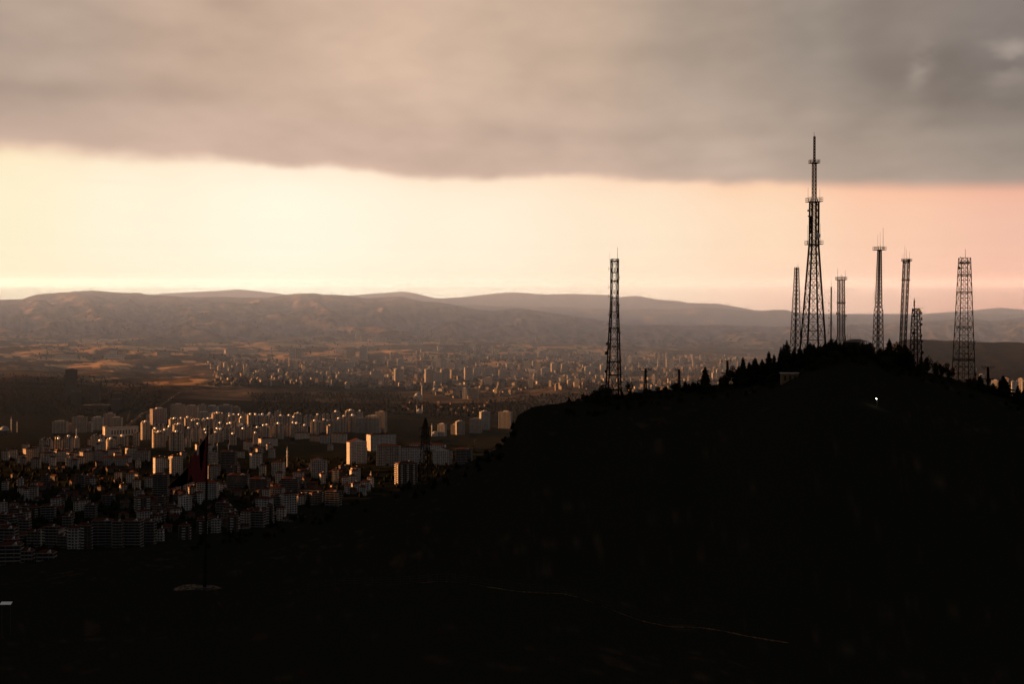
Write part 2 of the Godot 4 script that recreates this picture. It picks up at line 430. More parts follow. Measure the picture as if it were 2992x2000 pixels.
func grid_mesh(rows: int, cols: int, pos: PackedVector3Array, col: PackedColorArray) -> ArrayMesh:
	var nor := PackedVector3Array()
	nor.resize(pos.size())
	for r in rows:
		var r0 := maxi(r - 1, 0) * cols; var r1 := mini(r + 1, rows - 1) * cols
		for c in cols:
			var a := pos[r * cols + mini(c + 1, cols - 1)] - pos[r * cols + maxi(c - 1, 0)]
			var b := pos[r1 + c] - pos[r0 + c]
			var n := a.cross(b).normalized()
			nor[r * cols + c] = n if n.y > 0 else -n
	var ix := PackedInt32Array()
	ix.resize((rows - 1) * (cols - 1) * 6)
	var k := 0
	for r in rows - 1:
		for c in cols - 1:
			var a := r * cols + c
			ix[k] = a; ix[k + 1] = a + cols; ix[k + 2] = a + 1
			ix[k + 3] = a + 1; ix[k + 4] = a + cols; ix[k + 5] = a + cols + 1
			k += 6
	var arr := []
	arr.resize(Mesh.ARRAY_MAX)
	arr[Mesh.ARRAY_VERTEX] = pos; arr[Mesh.ARRAY_NORMAL] = nor; arr[Mesh.ARRAY_INDEX] = ix; arr[Mesh.ARRAY_COLOR] = col
	var m := ArrayMesh.new()
	m.add_surface_from_arrays(Mesh.PRIMITIVE_TRIANGLES, arr)
	return m

func make_terrain() -> void:
	var cols := PackedFloat32Array()
	var p := -9000.0
	while p < 9000.0:
		cols.append(p)
		p += 8.0 if p >= -200.0 and p < 3200.0 else 160.0
	var depths := PackedFloat32Array()
	var d := 15.0
	while d < 20500.0:
		depths.append(d)
		if d < 800.0: d *= 1.035
		elif d < 1160.0: d += 9.0
		elif d < 4600.0: d *= 1.013
		elif d < 9900.0: d *= 1.008
		elif d < 13000.0: d += 38.0
		else: d *= 1.02
	var pos := PackedVector3Array(); var col := PackedColorArray()
	pos.resize(depths.size() * cols.size()); col.resize(pos.size())
	var k := 0
	for dd in depths:
		for px in cols:
			var x := (px - CX) / F * dd
			pos[k] = Vector3(x, ground(px, dd), -dd)
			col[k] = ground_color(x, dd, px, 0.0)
			k += 1
	var m := StandardMaterial3D.new()
	m.resource_name = "earth and dry grass"
	m.vertex_color_use_as_albedo = true
	m.roughness = 1.0
	m.metallic_specular = 0.0
	var o := part("terrain", grid_mesh(depths.size(), cols.size(), pos, col), m, self)
	tag(o, "dark hillside falling to the valley floor and rising to far hills", "terrain", "", "structure")
	# far pale mountains beyond the ranges
	pos = PackedVector3Array(); col = PackedColorArray()
	var rows := 24; var n := 0
	var xs := PackedFloat32Array()
	p = -3000.0
	while p <= 6000.0:
		xs.append(p); p += 12.0 if p > -100 and p < 3100 else 100.0
	n = xs.size()
	for r in rows:
		var t := r / float(rows - 1)
		var dd := lerpf(27000.0, 36000.0, t)
		for px in xs:
			var crest := (HY - poly(PEAKS, px)) / F * 32000.0
			var s := smoothstep(27000.0, 32000.0, dd) if dd < 32000.0 else smoothstep(36500.0, 32000.0, dd)
			var x := (px - CX) / F * dd
			var h := lerpf(-200.0, crest, s) + 90.0 * noise_c.get_noise_2d(x * 0.03, dd * 0.02) * s * (1.0 - s) * 2.0
			pos.append(Vector3(x, h, -dd))
			col.append(ground_color(x, 12500.0 + dd * 0.2, px, 0.0))
	var f := part("far_mountains", grid_mesh(rows, n, pos, col), m, self)
	tag(f, "pale far mountains fading into the haze on the horizon", "mountains", "", "structure")
	# the hilltop behind and beside the viewpoint
	pos = PackedVector3Array(); col = PackedColorArray()
	for r in 14:
		for c in 30:
			var z := -14.0 + 2600.0 * pow(r / 13.0, 2.0)
			var x := (c - 14.5) / 14.5
			x = signf(x) * pow(absf(x), 1.8) * 2600.0
			pos.append(Vector3(x, -14.2 - 170.0 * smoothstep(30.0, 2200.0, Vector2(x, z).length()), z))
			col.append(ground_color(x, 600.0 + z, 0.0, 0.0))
	var back := part("ground", grid_mesh(14, 30, pos, col), m, self)
	tag(back, "dark ground of the hilltop behind the viewpoint", "ground", "", "structure")

func strip(called: String, pts: Array, width: float, lift: float, m: Material, label: String) -> void:   # pts of [px, depth]
	var pos := PackedVector3Array(); var col := PackedColorArray()
	var line: Array[Vector3] = []
	for i in pts.size() - 1:
		for s in 8:
			var t := s / 8.0
			line.append(Vector3(lerpf(pts[i][0], pts[i + 1][0], t), lerpf(pts[i][1], pts[i + 1][1], t), 0))
	line.append(Vector3(pts[-1][0], pts[-1][1], 0))
	for i in line.size():
		var a: Vector3 = line[maxi(i - 1, 0)]; var b: Vector3 = line[mini(i + 1, line.size() - 1)]
		var dir := (Vector2((b.x - CX) / F * b.y, b.y) - Vector2((a.x - CX) / F * a.y, a.y)).normalized()
		var side := Vector2(dir.y, -dir.x) * width * 0.5
		var cxy := Vector2((line[i].x - CX) / F * line[i].y, line[i].y)
		for k in [-1.0, -0.33, 0.33, 1.0]:
			var q: Vector2 = cxy + side * k * (1.0 + 0.2 * noise_b.get_noise_2d(cxy.x * 3, cxy.y * 3))
			pos.append(Vector3(q.x, ground(CX + q.x / q.y * F, q.y) + lift * (1.0 if q.y < 2000.0 else 2.5), -q.y))
			col.append(Color.WHITE)
	var o := part(numbered(called), grid_mesh(line.size(), 4, pos, col), m, self)
	tag(o, label, "road", "", "structure")

# ------------------------------------------------------------------ buildings
func wall_mat(k: int) -> StandardMaterial3D:
	return [grained("white plaster", Color(.58, .545, .51), 0.02, 0.72), grained("cream plaster", Color(.56, .48, .40), 0.02, 0.72), grained("beige plaster", Color(.37, .31, .26), 0.02, 0.72),
		grained("grey plaster", Color(.42, .39, .365), 0.02, 0.7), grained("brick red render", Color(.30, .13, .085), 0.02, 0.7), grained("dark render", Color(.10, .075, .062), 0.02, 0.7)][k]

func glass() -> StandardMaterial3D: return mat("dark window glass", Color(.022, .022, .024), 0.18)
func roof_mat(k: int) -> StandardMaterial3D: return [grained("red roof tiles", Color(.105, .036, .022), 0.05, 0.5), grained("brown roof tiles", Color(.07, .040, .029), 0.05, 0.5), grained("grey flat roof", Color(.22, .20, .18), 0.05, 0.6)][k]

# parts of a block: [name, mesh, material slot], w along x, d along z, front towards +z
func block_parts(style: int, w: float, d: float, floors: int, seedv: int) -> Array:
	var key := "%d/%d/%d/%d/%d" % [style, roundi(w), roundi(d), floors, seedv]
	if block_cache.has(key): return block_cache[key]
	var fh := 3.0
	var H := floors * fh
	var wall := MB.new(); var win := MB.new(); var roof := MB.new(); var trim := MB.new(); var bal := MB.new(); var domes := MB.new()
	var sunk := 6.0
	wall.box(Vector3(0, (H - sunk) / 2, 0), Vector3(w, H + sunk, d))
	var nb := maxi(2, roundi(w / 3.6)); var ns := maxi(2, roundi(d / 3.8))
	var pitch := w / nb; var side := d / ns
	if style == 0:                                    # estate block: gabled bays, tiled hip roof, small domes
		var bays := maxi(1, roundi(w / 12.0))
		for b in bays:
			var x := (b + 0.5) * w / bays - w / 2
			for s in [1.0, -1.0]:
				trim.box(Vector3(x, (H + 1.2) / 2, s * (d / 2 + 0.6)), Vector3(4.6, H + 1.2, 1.3))
				trim.gable(Vector3(x, H + 1.2, s * (d / 2 + 0.2)), 5.2, 3.0, 3.0)
				for f in floors:
					win.box(Vector3(x, f * fh + 1.7, s * (d / 2 + 1.22)), Vector3(3.0, 1.9, 0.16))
					for o in [-4.0, 4.0]:
						if absf(x + o) < w / 2 - 1.0: win.box(Vector3(x + o, f * fh + 1.7, s * (d / 2 + 0.02)), Vector3(2.2, 1.8, 0.14))
		for s in [1.0, -1.0]:
			trim.box(Vector3(s * (w / 2 + 0.5), (H + 1.0) / 2, 0), Vector3(1.1, H + 1.0, 4.4))
			for f in floors:
				win.box(Vector3(s * (w / 2 + 1.02), f * fh + 1.7, 0), Vector3(0.16, 1.6, 2.4))
				for o in [-4.6, 4.6]:
					if absf(o) < d / 2 - 1.0: win.box(Vector3(s * (w / 2 + 0.02), f * fh + 1.7, o), Vector3(0.14, 1.4, 1.4))
		roof.hip(Vector3(0, H + 0.02, 0), w + 1.6, d + 1.6, 2.6)
		if seedv % 3 != 1:
			domes.tube(Vector3(0, H + 0.5, 0), Vector3(0, H + 3.6, 0), 3.0, 3.0, 12)
			domes.dome(Vector3(0, H + 3.6, 0), 3.3, Vector3.UP, 12, 4, 0.9)
	elif style == 1 or style == 6:                    # flats with balconies and tiled roof
		for f in floors:
			for b in nb:
				var x := (b + 0.5) * pitch - w / 2
				var out := style == 1 and (b + seedv) % 3 == 0
				for s in [1.0, -1.0]:
					if out:
						bal.box(Vector3(x, f * fh + 0.05, s * (d / 2 + 0.65)), Vector3(pitch * 0.96, 0.24, 1.3))
						bal.box(Vector3(x, f * fh + 0.62, s * (d / 2 + 1.24)), Vector3(pitch * 0.96, 0.9, 0.12))
						win.box(Vector3(x, f * fh + 1.5, s * (d / 2 + 0.03)), Vector3(pitch * 0.8, 2.2, 0.12))
					else:
						win.box(Vector3(x, f * fh + 1.65, s * (d / 2 + 0.03)), Vector3(2.0, 1.7, 0.14))
			for b in ns:
				var z := (b + 0.5) * side - d / 2
				for s in [1.0, -1.0]:
					if style == 1 and (b + seedv) % 2 == 0:
						bal.box(Vector3(s * (w / 2 + 0.6), f * fh + 0.05, z), Vector3(1.2, 0.24, side * 0.94))
						bal.box(Vector3(s * (w / 2 + 1.14), f * fh + 0.6, z), Vector3(0.12, 0.85, side * 0.94))
					win.box(Vector3(s * (w / 2 + 0.03), f * fh + 1.65, z), Vector3(0.14, 1.5, 1.4))
		trim.box(Vector3(0, H + 0.15, 0), Vector3(w + 0.9, 0.3, d + 0.9))
		if seedv % 4 == 1 and style == 1:
			wall.gable(Vector3(0, H + 0.3, 0), w, d, w * 0.16)
			roof.obox(Vector3(-w * 0.26, H + 0.45 + w * 0.085, 0), Vector3(w * 0.27, w * 0.0865, 0), Vector3(-0.05, 0.15, 0), Vector3(0, 0, d / 2 + 0.7))
			roof.obox(Vector3(w * 0.26, H + 0.45 + w * 0.085, 0), Vector3(w * 0.27, -w * 0.0865, 0), Vector3(0.05, 0.15, 0), Vector3(0, 0, d / 2 + 0.7))
		else:
			roof.hip(Vector3(0, H + 0.32, 0), w + 1.3, d + 1.3, 2.8)
		trim.box(Vector3(w * 0.18, H + 2.6, -d * 0.1), Vector3(1.1, 2.6, 1.1))
	elif style == 2:                                  # banded block: dark glazed floors between white slab edges
		win.box(Vector3(0, H / 2, 0), Vector3(w + 0.12, H - 0.6, d + 0.12))
		for f in floors + 1:
			bal.box(Vector3(0, f * fh + 0.1, 0), Vector3(w + 2.0, 0.38, d + 2.0))
		for s in [-0.5, -0.17, 0.22, 0.5]:
			wall.box(Vector3(s * (w + 0.4), H / 2, d / 2 + 0.3), Vector3(0.9, H, 0.9))
		for s in [-0.5, 0.5]:
			wall.box(Vector3(-w / 2 - 0.3, H / 2, s * (d - 1.2)), Vector3(0.8, H, 1.2))
			wall.box(Vector3(w / 2 + 0.3, H / 2, s * (d - 1.2)), Vector3(0.8, H, 1.2))
		roof.hip(Vector3(0, H + 0.42, 0), w + 2.4, d + 2.4, 2.4)
		trim.gable(Vector3(w * 0.27, H + 0.44, d / 2 - 1.0), w * 0.3, 5.2, 2.2)
	else:                                             # towers: piers, window columns, flat roof and plant room
		var step := 1
		for b in nb + 1:
			for s in [1.0, -1.0]:
				trim.box(Vector3(b * pitch - w / 2, H / 2 + 0.3, s * (d / 2 + 0.2)), Vector3(1.0 if b % 2 == 0 else 0.5, H + 0.6, 0.7))
		for b in ns + 1:
			for s in [1.0, -1.0]:
				trim.box(Vector3(s * (w / 2 + 0.2), H / 2 + 0.3, b * side - d / 2), Vector3(0.7, H + 0.6, 1.0 if b % 2 == 0 else 0.5))
		for f in range(0, floors, step):
			for b in nb:
				var x := (b + 0.5) * pitch - w / 2
				for s in [1.0, -1.0]: win.box(Vector3(x, f * fh + 1.6, s * (d / 2 + 0.04)), Vector3(pitch * 0.62, 1.8, 0.14))
			for b in ns:
				var z := (b + 0.5) * side - d / 2
				for s in [1.0, -1.0]: win.box(Vector3(s * (w / 2 + 0.04), f * fh + 1.6, z), Vector3(0.14, 1.6, side * 0.48))
		roof.box(Vector3(0, H + 0.35, 0), Vector3(w + 0.9, 0.7, d + 0.9))
		trim.box(Vector3(w * 0.05, H + 2.1, 0), Vector3(w * 0.42, 2.8, d * 0.45))
		if seedv % 2 == 0: trim.box(Vector3(-w * 0.3, H + 1.5, d * 0.1), Vector3(w * 0.18, 1.6, d * 0.3))
	var out_parts := [["wall", wall.mesh(), 0], ["window_panes", win.mesh(), 1], ["roof", roof.mesh(), 2]]
	if trim.v.size(): out_parts.append(["trim" if style != 0 else "bay", trim.mesh(), 3])
	if bal.v.size(): out_parts.append(["balcony_slabs" if style != 2 else "slab_edges", bal.mesh(), 3])
	if domes.v.size(): out_parts.append(["dome", domes.mesh(), 4])
	block_cache[key] = out_parts
	return out_parts

func place_block(x1: float, x2: float, yt: float, yb: float, style: int, lit: int, idx: int) -> void:
	var px := (x1 + x2) * 0.5
	var d := depth_for(px, yb)
	var at := ground_point(px, d)
	var theta := deg_to_rad(rng.randf_range(17, 26) if lit else rng.randf_range(-24, -9))
	var yaw := -atan2(at.x, d) + theta
	var W := maxf((x2 - x1) / F * d, 6.0)
	var ratio := 0.62 if W < 34.0 else 0.4
	var w := W / (cos(theta) + ratio * absf(sin(theta)))
	var q := 1.0 if d < 2600.0 else 2.0
	if style == 0 or (style == 1 and px < 1000.0): w *= 0.84
	w = maxf(roundf(w / q) * q, 6.0)
	var dep := maxf(roundf(w * ratio / q) * q, 6.0)
	var fl := maxi(2, roundi((yb - yt) / F * d / 3.0))
	if style == 0: fl = maxi(7, fl)
	if style == 5 or style == 6: fl = maxi(3, fl)
	var gen := style
	if style == 5 or style == 7 or style == 4: gen = 3
	var seedv := idx % 4
	var roofk: int = [1, 0, 0, 2, 2, 2, 0, 2][style]
	var wallk: int = [2, [0, 1, 3, 2, 0, 3, 5][idx % 7], 5, [2, 1, 3, 2][seedv], 5, [3, 0, 1, 2][seedv], [1, 2, 3, 1][seedv], 4][style]
	var trimk: int = [1, 0, 3, [1, 2, 0, 3][seedv], 5, [0, 1, 3, 2][seedv], 0, 0][style]
	var nm: String = ["estate_block", "apartment_block", "banded_block", "ribbed_tower", "office_tower", "high_rise", "low_rise_block", "red_striped_tower"][style]
	var cat: String = ["apartment block", "apartment block", "apartment block", "tower block", "office tower", "high rise", "low block", "tower block"][style]
	if style == 1 and d < 1750.0 and idx % 3 != 0: wallk = 3 if idx % 2 else 5  # nearest walls mostly darker: the near valley's deep shade is put into their colour
	if style == 1 and px > 1000.0 and idx % 3 != 2: wallk = 0
	var wallname: String = ["white", "cream", "beige", "grey", "red", "dark"][wallk]
	var lab: String
	var grp: String
	var where := "in the dark near valley" if d < 2500.0 else ("on the valley floor" if d < 4600.0 else "in the hazy far city")
	match style:
		0:
			lab = "beige estate block with gabled bays" + (" and domed roof" if seedv % 3 != 1 else " and plain roof") + (", its end wall sunlit" if lit else " in shade")
			grp = "estate of gabled blocks on the valley floor"
		1:
			lab = wallname + " balconied apartment block with " + ("gabled" if seedv == 1 else "hipped") + " tiled roof " + where + (", side in sun" if lit else "")
			grp = "balconied apartment blocks"
		2:
			lab = "dark apartment block with white slab edges at every floor " + where
			grp = "banded apartment blocks"
		3:
			lab = wallname + " ribbed tower block with flat roof " + where + (", one side in sun" if lit else "")
			grp = "ribbed tower blocks"
		4:
			lab = ["tallest dark office tower standing alone above the wooded slope", "dark office slab in front of the tallest dark tower", "dark flat topped office tower with paler side", "short dark office tower behind the low office slab", "low dark office slab at the edge of the woods", "long low dark office building below the towers"][idx_office % 6]
			idx_office += 1
			grp = "dark office towers on the slope"
		5:
			lab = wallname + " high rise standing " + where + (" with an orange sunlit side" if lit else " in shade")
			grp = "high rises of the far city"
		6:
			lab = wallname + " low apartment block " + where + (" catching sun on its end" if lit else " in shade")
			grp = "low blocks around the estates"
		7:
			lab = "tower block with a red end wall beside the estate"
			grp = ""
	var t := thing(nm, at, lab, cat, grp)
	t.rotation.y = yaw
	for pt in block_parts(gen, w, dep, fl, seedv):
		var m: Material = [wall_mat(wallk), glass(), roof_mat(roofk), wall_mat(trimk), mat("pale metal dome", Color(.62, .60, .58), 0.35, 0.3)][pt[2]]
		var o := part(pt[0], pt[1], m, t)
		if pt[0] in ["window_panes", "balcony_slabs", "slab_edges"]: o.set_meta("kind", "stuff")
var idx_office := 0

func small_house_mesh(k: int) -> ArrayMesh:
	var a := MB.new(); var b := MB.new(); var g := MB.new()
	var w: float = [9.0, 12.0, 8.0][k]; var d: float = [8.0, 8.5, 10.0][k]; var h: float = [5.6, 3.2, 6.2][k]
	a.box(Vector3(0, h / 2 - 2, 0), Vector3(w, h + 4, d))
	if k == 2: b.gable(Vector3(0, h + 0.02, 0), w + 1, d + 1, 2.4)
	else: b.hip(Vector3(0, h + 0.02, 0), w + 1.2, d + 1.2, 2.3)
	for x in [-0.3, 0.05, 0.32]:
		for s in [1.0, -1.0]:
			g.box(Vector3(x * w, h * 0.6, s * (d / 2 + 0.03)), Vector3(1.3, 1.3, 0.12))
	var m := a.mesh(); m.surface_set_material(0, grained(["buff house wall", "pale house wall", "grey house wall"][k], [Color(.20, .16, .125), Color(.30, .27, .24), Color(.14, .125, .11)][k], 0.05, 0.5))
	var bm := b.mesh(); var gm := g.mesh()
	m.add_surface_from_arrays(Mesh.PRIMITIVE_TRIANGLES, bm.surface_get_arrays(0)); m.surface_set_material(1, roof_mat([0, 1, 0][k]))
	m.add_surface_from_arrays(Mesh.PRIMITIVE_TRIANGLES, gm.surface_get_arrays(0)); m.surface_set_material(2, glass())
	return m

func filler_mesh(k: int) -> ArrayMesh:                 # one mid-rise of the far city, a few pixels tall
	var a := MB.new(); var b := MB.new(); var g := MB.new()
	var w: float = [18, 26, 15, 22, 13][k]; var d: float = [14, 13, 15, 12, 13][k]; var fl: int = [5, 4, 8, 6, 10][k]
	var h := fl * 3.0
	a.box(Vector3(0, h / 2 - 4, 0), Vector3(w, h + 8, d))
	for f in fl:
		for s in [1.0, -1.0]:
			for x in [-0.36, -0.12, 0.12, 0.36]: g.box(Vector3(x * w, f * 3 + 1.6, s * (d / 2 + 0.03)), Vector3(w * 0.13, 1.5, 0.14))
		for s in [1.0, -1.0]:
			for z in [-0.28, 0.28]: g.box(Vector3(s * (w / 2 + 0.03), f * 3 + 1.6, z * d), Vector3(0.14, 1.5, 1.8))
	if k in [0, 1, 3]: b.hip(Vector3(0, h + 0.02, 0), w + 1.2, d + 1.2, 2.2)
	else: b.box(Vector3(0, h + 0.4, 0), Vector3(w * 0.9, 0.8, d * 0.9))
	var m := a.mesh(); m.surface_set_material(0, grained(["drab wall", "ash wall", "pale wall", "buff wall", "sand wall"][k], [Color(.26, .22, .185), Color(.20, .18, .165), Color(.42, .385, .35), Color(.23, .19, .155), Color(.33, .28, .235)][k], 0.02, 0.6))
	m.add_surface_from_arrays(Mesh.PRIMITIVE_TRIANGLES, b.mesh().surface_get_arrays(0)); m.surface_set_material(1, roof_mat([0, 1, 2, 0, 2][k]))
	m.add_surface_from_arrays(Mesh.PRIMITIVE_TRIANGLES, g.mesh().surface_get_arrays(0)); m.surface_set_material(2, glass())
	return m

func in_poly(p: Vector2, poly_pts: PackedVector2Array) -> bool: return Geometry2D.is_point_in_polygon(p, poly_pts)

func scatter_point(area: PackedVector2Array) -> Vector2:
	var lo := area[0]; var hi := area[0]
	for q in area:
		lo = lo.min(q); hi = hi.max(q)
	for k in 60:
		var p := Vector2(rng.randf_range(lo.x, hi.x), rng.randf_range(lo.y, hi.y))
		if in_poly(p, area): return p
	return (lo + hi) * 0.5

const CITY := [Vector2(600, 1062), Vector2(800, 1050), Vector2(980, 1070), Vector2(1100, 1060), Vector2(1270, 1020), Vector2(1500, 1012), Vector2(1640, 1025), Vector2(1900, 1035), Vector2(2330, 1058), Vector2(2340, 1128), Vector2(1900, 1150), Vector2(1760, 1146), Vector2(1560, 1142), Vector2(1440, 1172), Vector2(1330, 1165), Vector2(1180, 1140), Vector2(900, 1136), Vector2(720, 1122), Vector2(640, 1095)]
func make_city() -> void:
	for i in range(0, BLOCKS.size(), 6):
		place_block(BLOCKS[i], BLOCKS[i + 1], BLOCKS[i + 2], BLOCKS[i + 3], BLOCKS[i + 4], BLOCKS[i + 5], i / 6)
	# smaller blocks standing between the large ones
	var infill := [
		[PackedVector2Array([Vector2(400, 1290), Vector2(560, 1235), Vector2(900, 1232), Vector2(1060, 1250), Vector2(1000, 1270), Vector2(760, 1300), Vector2(480, 1322)]), 46, [0], 13.0, 20.0, 18.0, 33.0],
		[PackedVector2Array([Vector2(0, 1300), Vector2(330, 1290), Vector2(460, 1330), Vector2(900, 1300), Vector2(1000, 1320), Vector2(480, 1372), Vector2(0, 1372)]), 60, [6, 6, 1], 11.0, 18.0, 9.0, 19.0],
		[PackedVector2Array([Vector2(0, 1420), Vector2(420, 1400), Vector2(700, 1380), Vector2(1000, 1375), Vector2(1130, 1425), Vector2(860, 1520), Vector2(600, 1560), Vector2(300, 1590), Vector2(0, 1640)]), 90, [1, 6, 2, 1, 6], 9.0, 16.0, 8.0, 20.0]]
	for q in infill:
		for i in q[1]:
			var p := scatter_point(q[0])
			var d := depth_for(p.x, p.y)
			var w := rng.randf_range(q[3], q[4]) / d * F; var h := rng.randf_range(q[5], q[6]) / d * F
			place_block(p.x - w / 2, p.x + w / 2, p.y - h, p.y, q[2][i % q[2].size()] if p.y < 1470.0 or i % 4 == 0 else 2, 1 if rng.randf() < 0.3 else 0, rng.randi() % 97)
	print("blocks")
	var area := PackedVector2Array(CITY)
	for i in 70:
		var p := scatter_point(area)
		if i % 2 == 0: p = Vector2(rng.randf_range(650, 1000), rng.randf_range(1065, 1122))
		var d := depth_for(p.x, p.y)
		var w := rng.randf_range(15.0, 24.0) / d * F; var h := rng.randf_range(20.0, 46.0) / d * F
		place_block(p.x - w / 2, p.x + w / 2, p.y - h, p.y, 5, 1 if rng.randf() < 0.45 else 0, rng.randi() % 97)
	var kinds := []
	for k in 5: kinds.append(filler_mesh(k))
	var labels := ["cream five storey block with red roof among the far city streets", "long grey four storey block in the far city", "white eight storey block with flat roof in the far city", "beige six storey block with red roof in the far city", "slim cream ten storey block in the far city"]
	var rest := []
	for k in 5: rest.append([])
	var made := 0
	for i in 4200:
		var p := scatter_point(area)
		if i % 3 == 0: p = Vector2(rng.randf_range(630, 1040), rng.randf_range(1062, 1130))
		if noise_a.get_noise_2d(p.x * 1.1, p.y * 5.0) < -0.10 + 0.1 * rng.randf(): continue
		var d := depth_for(p.x, p.y, 4600.0, 10500.0)
		var at := ground_point(p.x, d)
		var k := rng.randi() % 5
		if d > 8200.0 and rng.randf() < 0.35: continue
		var yaw := -atan2(at.x, d) + deg_to_rad([20.0, -18.0, 12.0, -30.0][rng.randi() % 4] + rng.randf_range(-6, 6))
		var sc := Vector3(rng.randf_range(0.8, 1.25), rng.randf_range(0.35, 0.95), rng.randf_range(0.8, 1.2))
		made += 1
		if made <= 270:
			var o := part(numbered("city_block"), kinds[k], null, self)
			tag(o, labels[k], "city block", "small blocks of the far city")
			o.transform = Transform3D(Basis(Vector3.UP, yaw).scaled_local(sc), at)
		else:
			rest[k].append(Transform3D(Basis(Vector3.UP, yaw).scaled_local(sc), at))
	for k in 5:
		mass("distant_city_mass", kinds[k], rest[k], "dense distant mass of small city blocks", "city")
	# houses: dark near quarter, hill villages
	var hm := []
	for k in 3: hm.append(small_house_mesh(k))
	var quarters := [
		[PackedVector2Array([Vector2(20, 1372), Vector2(450, 1350), Vector2(520, 1420), Vector2(700, 1405), Vector2(980, 1370), Vector2(1080, 1440), Vector2(800, 1545), Vector2(430, 1560), Vector2(60, 1480)]), 120, "small tiled house in the dark near valley", "houses of the near valley"],
		[PackedVector2Array([Vector2(330, 890), Vector2(560, 885), Vector2(650, 930), Vector2(560, 950), Vector2(400, 945)]), 34, "tiny pale house scattered on the slope of the far hills", "houses on the far hillside"],
		[PackedVector2Array([Vector2(0, 968), Vector2(300, 962), Vector2(470, 955), Vector2(480, 966), Vector2(250, 985), Vector2(60, 995), Vector2(0, 985)]), 60, "small house of the village at the foot of the far hills", "houses of the far village"],
		[PackedVector2Array([Vector2(1840, 992), Vector2(2030, 1000), Vector2(2240, 995), Vector2(2220, 1020), Vector2(1850, 1018)]), 30, "tiny white house on the slopes right of the far city", "houses on the right hand slopes"],
		[PackedVector2Array([Vector2(1130, 1180), Vector2(1440, 1175), Vector2(1400, 1215), Vector2(1150, 1215)]), 40, "small house at the wooded edge below the far city", "houses at the wood's edge"]]
	for qd in quarters:
		for i in qd[1]:
			var p := scatter_point(qd[0])
			var d := depth_for(p.x, p.y)
			var o := part(numbered("house"), hm[rng.randi() % 3], null, self)
			tag(o, qd[2], "house", qd[3])
			var s := rng.randf_range(0.85, 1.25) * (1.5 if d > 8000.0 else 1.0)
			o.transform = Transform3D(Basis(Vector3.UP, rng.randf() * TAU).scaled_local(Vector3.ONE * s), ground_point(p.x, d))

func mass(called: String, mesh: Mesh, where: Array, label: String, category: String, m: Material = null) -> void:
	var mm := MultiMesh.new()
	mm.transform_format = MultiMesh.TRANSFORM_3D
	mm.mesh = mesh
	mm.instance_count = where.size()
	for i in where.size(): mm.set_instance_transform(i, where[i])
	var o := MultiMeshInstance3D.new()
	o.name = numbered(called)
	o.multimesh = mm
	if m: o.material_override = m
	add_child(o)
	tag(o, label, category, "", "stuff")

func minaret(px: float, yt: float, yb: float, label: String, from := 1150.0) -> void:
	var d := depth_for(px, yb, from)
	var at := ground_point(px, d)
	var h := (yb - yt) / F * d
	var r := maxf(h * 0.032, 0.9)
	var t := thing("minaret", at, label, "minaret", "minarets")
	var a := MB.new(); a.tube(Vector3(0, -4, 0), Vector3(0, h * 0.8, 0), r, r * 0.85, 10)
	part("shaft", a.mesh(), wall_mat(0), t)
	for k in [0.55, 0.72]:
		var b := MB.new(); b.tube(Vector3(0, h * k - r * 0.6, 0), Vector3(0, h * k, 0), r, r * 1.7, 10); b.tube(Vector3(0, h * k, 0), Vector3(0, h * k + 0.9, 0), r * 1.7, r * 1.7, 10)
		part("balcony", b.mesh(), wall_mat(0), t)
	var c := MB.new(); c.tube(Vector3(0, h * 0.8, 0), Vector3(0, h, 0), r * 0.95, 0.0, 10)
	part("spire", c.mesh(), mat("lead grey", Color(.16, .155, .15), 0.7), t)

func mosque(px: float, yt: float, yb: float, label: String, tone := 1) -> void:
	var d := depth_for(px, yb)
	var at := ground_point(px, d)
	var h := (yb - yt) / F * d
	var t := thing("mosque", at, label, "mosque")
	var w := h * 1.35
	var a := MB.new(); a.box(Vector3(0, h * 0.22 - 2, 0), Vector3(w, h * 0.44 + 4, w))
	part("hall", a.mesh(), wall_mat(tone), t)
	var b := MB.new(); b.tube(Vector3(0, h * 0.44, 0), Vector3(0, h * 0.56, 0), w * 0.42, w * 0.42, 16)
	part("drum", b.mesh(), wall_mat(0), t)
	var c := MB.new(); c.dome(Vector3(0, h * 0.56, 0), w * 0.43, Vector3.UP, 16, 5, 0.8)
	part("dome", c.mesh(), mat("lead grey", Color(.16, .155, .15), 0.7), t)
	for sx in [-1.0, 1.0]:
		var e := MB.new(); e.dome(Vector3(sx * w * 0.38, h * 0.44, w * 0.38), w * 0.13, Vector3.UP, 10, 3)
		part("corner_dome", e.mesh(), mat("lead grey", Color(.16, .155, .15), 0.7), t)
	var g := MB.new()
	for k in 5: g.box(Vector3((k - 2) * w * 0.18, h * 0.22, w / 2 + 0.05), Vector3(w * 0.07, h * 0.2, 0.15))
	part("window_row", g.mesh(), glass(), t).set_meta("kind", "stuff")

